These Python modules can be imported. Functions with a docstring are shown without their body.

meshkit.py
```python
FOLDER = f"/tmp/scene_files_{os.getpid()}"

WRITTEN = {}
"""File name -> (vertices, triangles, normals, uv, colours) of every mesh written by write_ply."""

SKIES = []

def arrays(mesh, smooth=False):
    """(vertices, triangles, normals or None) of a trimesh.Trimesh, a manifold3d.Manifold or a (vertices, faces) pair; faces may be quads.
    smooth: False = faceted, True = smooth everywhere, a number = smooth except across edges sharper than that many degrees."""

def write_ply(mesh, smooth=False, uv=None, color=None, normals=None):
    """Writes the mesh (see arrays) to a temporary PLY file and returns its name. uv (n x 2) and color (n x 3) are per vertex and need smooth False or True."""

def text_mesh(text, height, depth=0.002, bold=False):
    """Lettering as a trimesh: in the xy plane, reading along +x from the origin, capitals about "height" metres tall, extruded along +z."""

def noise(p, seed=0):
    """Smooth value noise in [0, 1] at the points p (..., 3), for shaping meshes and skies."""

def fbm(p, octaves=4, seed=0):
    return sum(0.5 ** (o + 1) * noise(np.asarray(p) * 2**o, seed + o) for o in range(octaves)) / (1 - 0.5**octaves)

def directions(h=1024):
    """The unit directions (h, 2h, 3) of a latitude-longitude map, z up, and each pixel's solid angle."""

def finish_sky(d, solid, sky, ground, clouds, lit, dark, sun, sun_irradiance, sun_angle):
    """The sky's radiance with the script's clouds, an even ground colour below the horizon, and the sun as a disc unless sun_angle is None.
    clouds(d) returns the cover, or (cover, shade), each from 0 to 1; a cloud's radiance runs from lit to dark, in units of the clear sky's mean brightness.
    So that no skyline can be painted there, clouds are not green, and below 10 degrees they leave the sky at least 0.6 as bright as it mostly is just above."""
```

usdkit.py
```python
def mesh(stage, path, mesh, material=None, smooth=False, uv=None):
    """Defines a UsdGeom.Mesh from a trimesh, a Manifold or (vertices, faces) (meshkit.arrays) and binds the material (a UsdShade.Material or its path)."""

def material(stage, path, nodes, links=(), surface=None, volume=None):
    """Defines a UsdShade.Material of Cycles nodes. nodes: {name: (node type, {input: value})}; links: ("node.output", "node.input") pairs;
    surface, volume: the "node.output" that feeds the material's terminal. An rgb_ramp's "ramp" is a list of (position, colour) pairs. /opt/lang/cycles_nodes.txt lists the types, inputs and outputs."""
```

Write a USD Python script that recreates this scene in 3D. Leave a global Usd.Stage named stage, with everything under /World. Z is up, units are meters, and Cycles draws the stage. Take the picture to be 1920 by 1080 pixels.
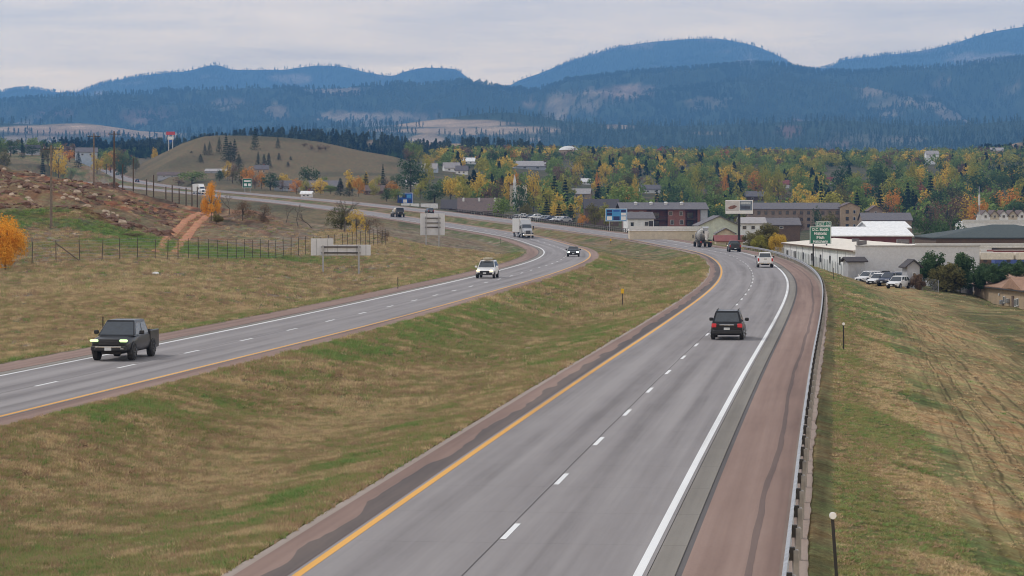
import math, random
import numpy as np, trimesh, usdkit, meshkit
from pxr import Usd, UsdGeom, UsdLux, UsdShade, Gf, Sdf, Vt
from scipy.interpolate import CubicSpline, PchipInterpolator, RBFInterpolator
from shapely.geometry import Polygon

stage = Usd.Stage.CreateInMemory()
UsdGeom.SetStageUpAxis(stage, 'Z'); UsdGeom.SetStageMetersPerUnit(stage, 1.0)
UsdGeom.Xform.Define(stage, '/World'); UsdGeom.Scope.Define(stage, '/World/Looks')

# ---------------------------------------------------------------- camera, sky, sun, exposure
FPX, CAMH, HOR = 4820.0, 8.0, 386.0          # focal length in 1920-px units, lens height, eye-level row
cam = UsdGeom.Camera.Define(stage, '/World/camera')
cam.CreateHorizontalApertureAttr(36.0); cam.CreateVerticalApertureAttr(20.25)
cam.CreateFocalLengthAttr(36.0 * FPX / 1920)
cam.CreateVerticalApertureOffsetAttr(-(540 - HOR) / 1920 * 36.0)
cam.AddTranslateOp().Set(Gf.Vec3d(0, 0, CAMH)); cam.AddRotateXOp().Set(90.0)
cam.CreateClippingRangeAttr(Gf.Vec2f(0.5, 40000.0))
cam.CreateExposureAttr(0.22)
SUN = np.array([-0.62, 0.25, 0.74]); SUN /= np.linalg.norm(SUN)
SUN_EL, SUN_ROT = math.asin(SUN[2]), math.atan2(SUN[0], SUN[1])
def look(name): return '/World/Looks/' + name
SKY = usdkit.material(stage, look('sky_look'), {
    'tc': ('texture_coordinate', {}),
    'sky': ('sky_texture', {'sky_type': 'single_scattering', 'sun_disc': False, 'sun_elevation': SUN_EL, 'sun_rotation': SUN_ROT, 'aerosol_density': 2.0}),
    'map': ('mapping', {'scale': (3.0, 3.0, 26.0)}),
    'n': ('noise_texture', {'scale': 3.2, 'detail': 6.0, 'roughness': 0.6, 'distortion': 0.4}),
    'cl': ('rgb_ramp', {'ramp': [(0.28, (6.2, 6.3, 6.9)), (0.45, (7.7, 7.65, 7.9)), (0.57, (8.9, 8.6, 8.3)), (0.72, (9.9, 9.5, 9.0))]}),
    'sx': ('separate_xyz', {}), 'lowr': ('rgb_ramp', {'ramp': [(0.0, (2.75, 1.98, 1.05)), (0.035, (2.55, 1.9, 1.08)), (0.08, (2.25, 1.78, 1.2)), (0.16, (1.25, 1.16, 1.05)), (0.26, (1.0, 1.0, 1.0)), (0.5, (1.0, 1.0, 1.0))]}), 'lm': ('mix', {'mix_type': 'multiply', 'fac': 1.0}),
    'mx': ('mix', {'mix_type': 'mix', 'fac': 0.93}),
    'bg': ('background_shader', {'strength': 0.085})},
    [('tc.generated', 'map.vector'), ('map.vector', 'n.vector'), ('n.fac', 'cl.fac'), ('sky.color', 'mx.color1'), ('tc.generated', 'sx.vector'), ('sx.z', 'lowr.fac'), ('cl.color', 'lm.color1'), ('lowr.color', 'lm.color2'), ('lm.color', 'mx.color2'), ('mx.color', 'bg.color')], surface='bg.background')
dome = UsdLux.DomeLight.Define(stage, '/World/sky'); dome.CreateIntensityAttr(1.0)
UsdShade.MaterialBindingAPI.Apply(dome.GetPrim()).Bind(SKY)
dome.GetPrim().SetCustomDataByKey('kind', 'structure')
sun = UsdLux.DistantLight.Define(stage, '/World/sun')
sun.CreateIntensityAttr(0.4); sun.CreateAngleAttr(11.0); sun.CreateColorAttr(Gf.Vec3f(1.0, 0.96, 0.9)); sun.CreateNormalizeAttr(True)
_q = Gf.Rotation(Gf.Vec3d(0, 0, -1), Gf.Vec3d(*(-SUN))).GetQuat()
sun.AddOrientOp().Set(Gf.Quatf(_q))

# ---------------------------------------------------------------- helpers
rng = np.random.default_rng(11)
random.seed(11)
_names = {}
def numbered(parent, name):
    k = (parent, name); n = _names.get(k, -1) + 1; _names[k] = n
    return f'{parent}/{name}' + (f'_{n:03d}' if n else '')
def tag(prim, label=None, cat=None, group=None, kind=None):
    prim = prim.GetPrim() if hasattr(prim, 'GetPrim') else prim
    for k, v in (('label', label), ('category', cat), ('group', group), ('kind', kind)):
        if v: prim.SetCustomDataByKey(k, v)
    return prim
def at(px, py, Y):
    """the world point at depth Y that the photograph shows at (px, py)"""
    return np.array([(px - 960) / FPX * Y, Y, CAMH - (py - HOR) / FPX * Y])
def proj(p):
    p = np.asarray(p, float); return np.stack([960 + FPX * p[..., 0] / p[..., 1], HOR + FPX * (CAMH - p[..., 2]) / p[..., 1]], -1)

def pm(name, color, rough=0.6, metallic=0.0, var=0.12, scale=3.0, spec=0.5, coat=0.0, bump=0.0, emit=None, estr=0.0, island=0.0):
    """a principled look with slight procedural unevenness"""
    c = np.array(color, float)
    nodes = {'g': ('geometry', {}) if False else ('texture_coordinate', {}),
             'n': ('noise_texture', {'scale': scale, 'detail': 4.0, 'roughness': 0.6}),
             'r': ('rgb_ramp', {'ramp': [(0.3, tuple(c * (1 - var))), (0.7, tuple(np.minimum(c * (1 + var), 0.95)))]}),
             'p': ('principled_bsdf', {'roughness': rough, 'metallic': metallic, 'specular_ior_level': spec, 'coat_weight': coat})}
    links = [('g.object', 'n.vector'), ('n.fac', 'r.fac'), ('r.color', 'p.base_color')]
    if bump:
        nodes['b'] = ('bump', {'strength': 0.6, 'distance': bump}); links += [('n.fac', 'b.height'), ('b.normal', 'p.normal')]
    if emit is not None:
        nodes['p'][1].update(emission_color=emit, emission_strength=estr)
    return usdkit.material(stage, look(name), nodes, links, surface='p.BSDF')

class MB:
    """collects shapes into one mesh"""
    def __init__(s): s.v, s.f, s.n = [], [], 0
    def add(s, v, f):
        v = np.asarray(v, float); f = np.asarray(f, int)
        if f.shape[1] == 4: f = np.vstack([f[:, [0, 1, 2]], f[:, [0, 2, 3]]])
        s.v.append(v); s.f.append(f + s.n); s.n += len(v); return s
    def tm(s, m): return s.add(m.vertices, m.faces)
    def box(s, c, size, rz=0.0, R=None):
        x, y, z = np.array(size) / 2
        v = np.array([[i, j, k] for i in (-x, x) for j in (-y, y) for k in (-z, z)])
        if rz: v = v @ np.array([[math.cos(rz), math.sin(rz), 0], [-math.sin(rz), math.cos(rz), 0], [0, 0, 1]])
        if R is not None: v = v @ R.T
        return s.add(v + np.array(c), [[0, 1, 3, 2], [4, 6, 7, 5], [0, 4, 5, 1], [2, 3, 7, 6], [0, 2, 6, 4], [1, 5, 7, 3]])
    def bb(s, c, size, b=0.02):
        """box with chamfered edges"""
        h = np.array(size) / 2; b = min(b, h.min() * 0.9); P = []
        for sx in (-1, 1):
            for sy in (-1, 1):
                for sz in (-1, 1):
                    q = np.array([sx, sy, sz]) * h
                    for k in range(3):
                        e = np.array([sx, sy, sz]) * b; e[k] = 0; P.append(q - e)
        m = trimesh.Trimesh(np.array(P) + np.array(c)).convex_hull
        return s.tm(m)
    def hull(s, pts): return s.tm(trimesh.Trimesh(np.asarray(pts, float)).convex_hull)
    def cyl(s, a, b, r0, r1=None, n=8, cap=True):
        a, b = np.array(a, float), np.array(b, float); r1 = r0 if r1 is None else r1
        t = (b - a) / np.linalg.norm(b - a); u = np.cross(t, [0, 0, 1.0] if abs(t[2]) < 0.9 else [1.0, 0, 0]); u /= np.linalg.norm(u); w = np.cross(t, u)
        an = np.arange(n) * 2 * math.pi / n; d = np.cos(an)[:, None] * u + np.sin(an)[:, None] * w
        v = np.vstack([a + r0 * d, b + r1 * d]); i = np.arange(n); j = (i + 1) % n
        f = [np.c_[i, j, j + n], np.c_[i, j + n, i + n]]
        if cap: f += [np.c_[np.zeros(n - 2, int), i[2:], i[1:-1]], np.c_[np.full(n - 2, n), n + i[1:-1], n + i[2:]]]
        return s.add(v, np.vstack(f))
    def path(s, pts, r, n=5):
        for a, b in zip(pts[:-1], pts[1:]): s.cyl(a, b, r, n=n)
        return s
    def prism(s, poly, y0, y1, axis='y', tri=None):
        """polygon (list of 2-D points) extruded; axis y: points are (x, z); axis x: points are (y, z); axis z: points are (x, y)"""
        m = trimesh.creation.extrude_polygon(Polygon(poly), y1 - y0, engine='earcut')
        v = np.array(m.vertices); v[:, 2] += y0
        if axis == 'y': v = v[:, [0, 2, 1]]
        if axis == 'x': v = v[:, [2, 0, 1]]
        f = np.array(m.faces)
        if axis == 'y': f = f[:, ::-1]
        return s.add(v, f)
    def quad(s, a, b, c, d): return s.add([a, b, c, d], [[0, 1, 2, 3]])
    def xf(s, M):
        for k in range(len(s.v)): s.v[k] = s.v[k] @ M[:3, :3].T + M[:3, 3]
        return s
    def arr(s): return np.vstack(s.v), np.vstack(s.f)
    def build(s, name, m, parent='/World', smooth=False, uv=None):
        p = numbered(parent if isinstance(parent, str) else str(parent.GetPath()), name)
        return usdkit.mesh(stage, p, s.arr(), m, smooth=smooth, uv=uv).GetPrim()

def thing(name, label, cat, loc=(0, 0, 0), rz=0.0, group=None, scale=None):
    x = UsdGeom.Xform.Define(stage, numbered('/World', name))
    x.AddTranslateOp().Set(Gf.Vec3d(*map(float, loc)))
    if rz: x.AddRotateZOp().Set(math.degrees(rz))
    if scale is not None: x.AddScaleOp().Set(Gf.Vec3f(*([float(scale)] * 3 if np.ndim(scale) == 0 else map(float, scale))))
    return tag(x, label, cat, group)
def dup(root, name, label, cat, loc, rz=0.0, group=None, scale=1.0):
    """another individual that shares the parts of root"""
    x = UsdGeom.Xform.Define(stage, numbered('/World', name))
    x.GetPrim().GetReferences().AddInternalReference(root)
    x.ClearXformOpOrder()
    for a, o in (('t', UsdGeom.XformOp.TypeTranslate),): pass
    x.AddTranslateOp(opSuffix='at').Set(Gf.Vec3d(*map(float, loc)))
    x.AddRotateZOp(opSuffix='at').Set(math.degrees(rz))
    x.AddScaleOp(opSuffix='at').Set(Gf.Vec3f(*([float(scale)] * 3 if np.ndim(scale) == 0 else map(float, scale))))
    x.GetPrim().SetInstanceable(True)
    return tag(x, label, cat, group)
def primvar(prim, name, data):
    t = Sdf.ValueTypeNames.Color3fArray if name == 'tint' else Sdf.ValueTypeNames.Float3Array
    UsdGeom.PrimvarsAPI(prim).CreatePrimvar(name, t, 'vertex').Set(Vt.Vec3fArray.FromNumpy(np.asarray(data, np.float32)))
def struct(name, mesh, m, smooth=True, **pv):
    pr = usdkit.mesh(stage, numbered('/World', name), mesh, m, smooth=smooth).GetPrim()
    for k, d in pv.items(): primvar(pr, k, d)
    return tag(pr, kind='structure')
def instancer(name, protos, pos, yaw, scl, which, label, cat, kind='stuff'):
    """protos: list of (MB or mesh arrays, material)"""
    pi = UsdGeom.PointInstancer.Define(stage, numbered('/World', name)); path = str(pi.GetPath())
    rel = pi.CreatePrototypesRel()
    for i, (m, mt) in enumerate(protos):
        pr = usdkit.mesh(stage, f'{path}/{name}_form' + (f'_{i:03d}' if i else ''), m.arr() if isinstance(m, MB) else m, mt)
        rel.AddTarget(pr.GetPath())
    pi.CreateProtoIndicesAttr(Vt.IntArray.FromNumpy(np.asarray(which, np.int32)))
    pi.CreatePositionsAttr(Vt.Vec3fArray.FromNumpy(np.asarray(pos, np.float32)))
    q = np.zeros((len(pos), 4)); q[:, 0] = np.cos(np.asarray(yaw) / 2); q[:, 3] = np.sin(np.asarray(yaw) / 2)
    pi.CreateOrientationsAttr(Vt.QuathArray([Gf.Quath(float(a[0]), 0.0, 0.0, float(a[3])) for a in q]))
    scl = np.asarray(scl, float); scl = np.repeat(scl[:, None], 3, 1) if scl.ndim == 1 else scl
    pi.CreateScalesAttr(Vt.Vec3fArray.FromNumpy(scl.astype(np.float32)))
    return tag(pi, label, cat, kind=kind)
def smoothstep(a, b, x):
    t = np.clip((np.asarray(x, float) - a) / (b - a), 0, 1); return t * t * (3 - 2 * t)

# ---------------------------------------------------------------- the two carriageways: centre lines x(y), grade z(y)
EB = np.array([[-80, -17.5], [0, -7.8], [40, -2.9], [60, -0.43], [80, 2.03], [100, 4.52], [130, 8.31], [160, 12.16], [200, 17.2], [240, 22.0], [280, 26.25], [320, 29.75], [360, 32.55], [400, 34.6], [450, 35.7], [500, 33.8], [550, 27.5], [600, 17.6], [700, -7.4], [800, -35.2], [900, -64.5], [1000, -97.4], [1100, -131], [1200, -161.6], [1300, -188.5], [1400, -212], [1600, -251.5], [1800, -290.6], [2000, -335], [2300, -415]])
WB = np.array([[-80, -49], [0, -35.2], [40, -29.3], [60, -26.6], [80, -23.9], [100, -21.2], [130, -17.2], [160, -13.3], [200, -8.6], [240, -4.2], [280, 0.0], [320, 3.7], [360, 6.7], [400, 8.5], [450, 8.95], [500, 7.2], [550, 2.0], [600, -7.2], [700, -31.6], [800, -58.8], [900, -88.6], [1000, -121], [1100, -154], [1200, -187], [1300, -223], [1400, -262], [1600, -345], [1800, -430], [2000, -520], [2300, -660]])
ebx, wbx = CubicSpline(EB[:, 1 - 1], EB[:, 1]), CubicSpline(WB[:, 0], WB[:, 1])
_zg = PchipInterpolator([-500, 0, 480, 560, 800, 1300, 1800, 2400, 9000], [0, 0, 0, 1.2, 7.3, 20, 36, 58, 58])
def ebz(y): return _zg(y)
def wbz(y): return _zg(y) + 0.4
_yy = np.arange(-80, 2301, 1.0)
def _table(fx):
    x = fx(_yy); s = np.r_[0, np.cumsum(np.hypot(1, np.diff(x)))]; return x, s
_ebs, _wbs = _table(ebx)[1], _table(wbx)[1]
def signed(fx, x, y):
    """distance to the right of the line x = fx(y), nearly perpendicular"""
    y = np.clip(y, -80, 2300); yq = y
    for _ in range(3):
        dx = fx(yq, 1); yq = np.clip(yq + ((x - fx(yq)) * dx + (y - yq)) / (1 + dx * dx), -80, 2300)
    dx = fx(yq, 1)
    return ((x - fx(yq)) - (y - yq) * dx) / np.sqrt(1 + dx * dx), yq
def on_line(fx, y, off, z):
    y = np.asarray(y, float); dx = fx(y, 1); n = np.sqrt(1 + dx * dx)
    return np.stack([fx(y) + off / n, y - off * dx / n, np.broadcast_to(z, y.shape)], -1)
# ---------------------------------------------------------------- terrain
CTRL = [  # (photo px, py, depth): ground seen there
    (-150, 600, 200), (-150, 520, 275), (-150, 440, 330), (-150, 330, 400),
    (0, 560, 200), (300, 560, 190), (500, 545, 230), (640, 518, 297), (800, 480, 340), (800, 463, 420), (900, 468, 440),
    (60, 492, 275), (180, 491, 279), (300, 488, 287), (430, 489, 305), (567, 482, 330), (645, 471, 345), (725, 459, 372), (850, 447, 480),
    (95, 430, 320), (200, 437, 320), (300, 462, 318), (340, 435, 360), (388, 403, 430), (480, 402, 430), (600, 436, 410), (640, 425, 450), (720, 427, 460), (780, 434, 490),
    (0, 395, 335), (60, 390, 340), (150, 400, 340), (250, 410, 350),
    (-150, 262, 430), (0, 277, 420), (60, 284, 425), (105, 300, 430), (150, 322, 435), (205, 345, 445), (260, 365, 450), (300, 378, 450), (350, 392, 455), (395, 401, 460), (0, 330, 385), (100, 345, 390), (180, 372, 400), (280, 392, 410),
    (1600, 527, 370), (1690, 533, 350), (1830, 561, 335), (1920, 585, 305), (2150, 640, 280), (1480, 497, 430), (1750, 545, 345), (1400, 474, 470),
    (1870, 575, 335), (1920, 610, 270), (1920, 650, 235), (1920, 700, 200), (1800, 590, 290), (1850, 640, 240), (1300, 455, 520), (1200, 441, 560), (1100, 425, 640), (1000, 412, 720), (1920, 470, 600), (1700, 470, 600), (1500, 460, 620), (2250, 520, 500),
]
CZ = [  # (px at that depth, depth, z)
    (-150, 560, 7), (0, 560, 5), (200, 560, 3), (400, 560, 1), (600, 600, 2), (-150, 700, 9), (100, 700, 8), (300, 700, 6), (-150, 900, 14), (100, 900, 13), (300, 900, 11), (-150, 1150, 22), (50, 1200, 22), (150, 1250, 22),
    (900, 800, 3.5), (700, 950, 11), (560, 1080, 14), (430, 1230, 20), (350, 1330, 23), (770, 1010, 13), (900, 1000, 7), (1050, 900, 1), (1200, 800, -.5), (1400, 800, -2), (1600, 800, -3), (1900, 800, -4), (2250, 800, -4),
    (1050, 1100, 4), (1250, 1080, 1), (1500, 1080, -.5), (1800, 1080, 0), (2250, 1080, 0), (900, 1300, 21), (1100, 1300, 12), (1300, 1300, 11), (1600, 1300, 10), (1920, 1300, 10), (2250, 1300, 10),
    (1050, 1200, 7), (1300, 1200, 5), (1600, 1200, 4.5), (1920, 1200, 5), (840, 1420, 27), (820, 1600, 33), (1000, 1500, 28), (1000, 1600, 30), (1300, 1600, 26), (1600, 1600, 26), (1920, 1600, 27), (2250, 1600, 28),
    (800, 2000, 44), (1100, 2000, 44), (1400, 2000, 43), (1920, 2000, 44), (2250, 2000, 46), (800, 2600, 56), (1400, 2600, 56), (2250, 2600, 62),
    (-250, 1450, 33), (0, 1450, 34), (150, 1450, 34), (120, 1560, 40), (-250, 1600, 40), (40, 1600, 41), (-250, 2000, 48), (0, 2000, 48), (180, 1850, 42), (300, 2100, 46), (500, 2200, 48), (-250, 2600, 60), (200, 2600, 60),
    (550, 1300, 22), (700, 1300, 23), (300, 1700, 32), (550, 1800, 33), (700, 1800, 33), (400, 1530, 27), (600, 1530, 27), (300, 1530, 27), (400, 1250, 21), (315, 1290, 22),
]
_c = np.array([at(*p) for p in CTRL] + [[(a - 960) / FPX * b, b, c] for a, b, c in CZ])
_warp = lambda x, y: np.stack([np.asarray(x) / (np.asarray(y) + 20) * 700, np.log(np.asarray(y) + 20) * 120], -1)
_rbf = RBFInterpolator(_warp(_c[:, 0], _c[:, 1]), _c[:, 2], kernel='linear', smoothing=0.05)
_hillrow = PchipInterpolator([150, 200, 235, 270, 320, 350, 400, 450, 520, 600, 660, 740, 800, 900], [335, 326, 315, 300, 277, 263, 254, 254, 257, 267, 280, 296, 312, 330])
def natural(x, y):
    x, y = np.broadcast_arrays(np.asarray(x, float), np.asarray(y, float)); sh = x.shape; x, y = x.ravel(), y.ravel()
    yc = np.clip(y, 150, 2700); xc = np.clip(x / np.maximum(y, 60), -0.32, 0.32) * yc
    h = np.concatenate([_rbf(_warp(xc[i:i + 40000], yc[i:i + 40000])) for i in range(0, len(x), 40000)])
    # the dry grass hill beyond the interchange: a ridge that peaks left of its middle
    uu = 960 + FPX * x / np.maximum(y, 60)
    crest = CAMH - (_hillrow(np.clip(uu, 150, 900)) - HOR) / FPX * 1530
    bell = np.where(y < 1530, smoothstep(1290, 1530, y), smoothstep(1790, 1540, y)) * smoothstep(190, 260, uu) * smoothstep(880, 780, uu)
    hill = np.maximum(crest - h, 0) * bell
    P = np.stack([x, y, 0 * x], -1)
    n = (meshkit.fbm(P / 19.0, 4, 3) - 0.5) * 0.9 + (meshkit.fbm(P / 160.0, 3, 8) - 0.5) * np.clip(y / 500, 0, 4)
    return (h + hill + n).reshape(sh)
_ta, _tb, _tc = at(306, 466, 300)[:2], at(345, 432, 362)[:2], at(387, 404, 428)[:2]
_tt = np.linspace(0, 1, 90)[:, None]
TRACK = (1 - _tt) ** 2 * _ta + 2 * _tt * (1 - _tt) * (2 * _tb - .5 * (_ta + _tc)) + _tt ** 2 * _tc
def track_dist(x, y):
    sh = np.shape(x); x, y = np.ravel(x), np.ravel(y); d = np.full(len(x), 99.0); i = np.where((x > -75) & (x < -30) & (y > 285) & (y < 450))[0]
    if len(i): d[i] = np.sqrt(((x[i, None] - TRACK[None, :, 0]) ** 2 + (y[i, None] - TRACK[None, :, 1]) ** 2).min(1))
    return d.reshape(sh)
def height(x, y):
    x, y = np.broadcast_arrays(np.asarray(x, float), np.asarray(y, float))
    h = natural(x, y)
    d1, y1 = signed(ebx, x, y); d2, y2 = signed(wbx, x, y); z1, z2 = ebz(y1), wbz(y2)
    P = np.stack([x, y, 0 * x], -1); rough = (meshkit.fbm(P / 2.2, 3, 5) - 0.5) * 0.22 + (meshkit.fbm(P / 9.0, 2, 6) - 0.5) * 0.35
    # outer banks
    r = np.maximum(d1 - 7.2, 0)
    far = smoothstep(420, 560, y)
    lo, hi = z1 - 0.28 * r - 0.02, z1 + (0.22 + .3 * far * smoothstep(1000, 1250, y)) * r - 0.1
    right = np.clip(h, lo, hi)
    right = right + 0.25 * np.exp(-((right - lo) / 0.6) ** 2) * 0
    l = np.maximum(-d2 - 6.6, 0)
    lo2, hi2 = z2 - 0.16 * l, z2 + np.where(l < 4, -0.12 * l, 0.16 * (l - 4) - 0.48)
    left = np.clip(h, np.minimum(lo2, hi2), hi2)
    # grass median with a shallow drain
    w = np.maximum((d1 + 5.15) * -1, 0); v = np.maximum(d2 - 5.15, 0); t = v / np.maximum(w + v, 1e-6)
    med = z2 * (1 - t) + z1 * t - 1.25 * np.sin(math.pi * np.clip(t, 0, 1)) ** 1.3 * smoothstep(0, 8, w + v)
    r1 = np.maximum(-d1 - 5.2, 0); past = smoothstep(1290, 1350, y)
    free1 = np.clip(h, z1 - .3 * r1 - .05, z1 + .5 * r1 - .05)
    left, med = left + (free1 - left) * past, med + (free1 - med) * past
    out = np.where(d1 > 0, right, np.where(d2 < 0, left, med))
    free = np.where(d1 > 0, smoothstep(0.4, 4, r), np.where(d2 < 0, smoothstep(0.3, 4, l), smoothstep(0.3, 3, np.minimum(w, v))))
    out = out + rough * free
    bank = smoothstep(312, 335, y - 0.12 * (x + 60)) * smoothstep(475, 455, y) * (d2 < -25) * smoothstep(-25, -55, x)
    out = out + bank * smoothstep(2.0, 6.0, track_dist(x, y)) * ((meshkit.fbm(P / 7.0, 4, 44) - .5) * 2.6 + (1 - np.abs(2 * meshkit.fbm(P / 13.0, 3, 45) - 1)) * 1.2 - .8)
    bed1 = np.abs(d1 - 0.95) < 6.3; bed2 = (np.abs(d2 + 0.7) < 5.7) & (y < 1345)
    out = np.where(bed1, z1 - 0.16, out); out = np.where(bed2, z2 - 0.16, out)
    return out
def hz(x, y): return float(height(np.array([x]), np.array([y]))[0])
def ground_at(px, py, y0=60.0, y1=2600.0):
    """the first ground point that the photograph shows at (px, py)"""
    Y = np.geomspace(y0, y1, 900); X = (px - 960) / FPX * Y; Z = CAMH - (py - HOR) / FPX * Y
    g = Z - height(X, Y); i = np.where((g[:-1] > 0) & (g[1:] <= 0))[0]
    if not len(i): return None
    k = i[0]; t = g[k] / (g[k] - g[k + 1]); y = Y[k] + t * (Y[k + 1] - Y[k])
    return np.array([(px - 960) / FPX * y, y, CAMH - (py - HOR) / FPX * y])
def spot(px, Y):
    x = (px - 960) / FPX * Y; return np.array([x, Y, hz(x, Y)])

_u = np.concatenate([-np.geomspace(0.9, 0.262, 14), np.linspace(-0.26, 0.26, 330), np.geomspace(0.262, 0.9, 14)])
_Y = np.concatenate([np.linspace(-120, 24, 24), np.geomspace(25, 2750, 780)])
GX = _u[None, :] * np.maximum(_Y, 60)[:, None]; GY = np.repeat(_Y[:, None], len(_u), 1)
GZ = height(GX, GY)
def grid_faces(r, c):
    i, j = np.meshgrid(np.arange(r - 1), np.arange(c - 1), indexing='ij'); a = (i * c + j).ravel()
    return np.stack([a, a + 1, a + c + 1, a + c], -1)

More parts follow.
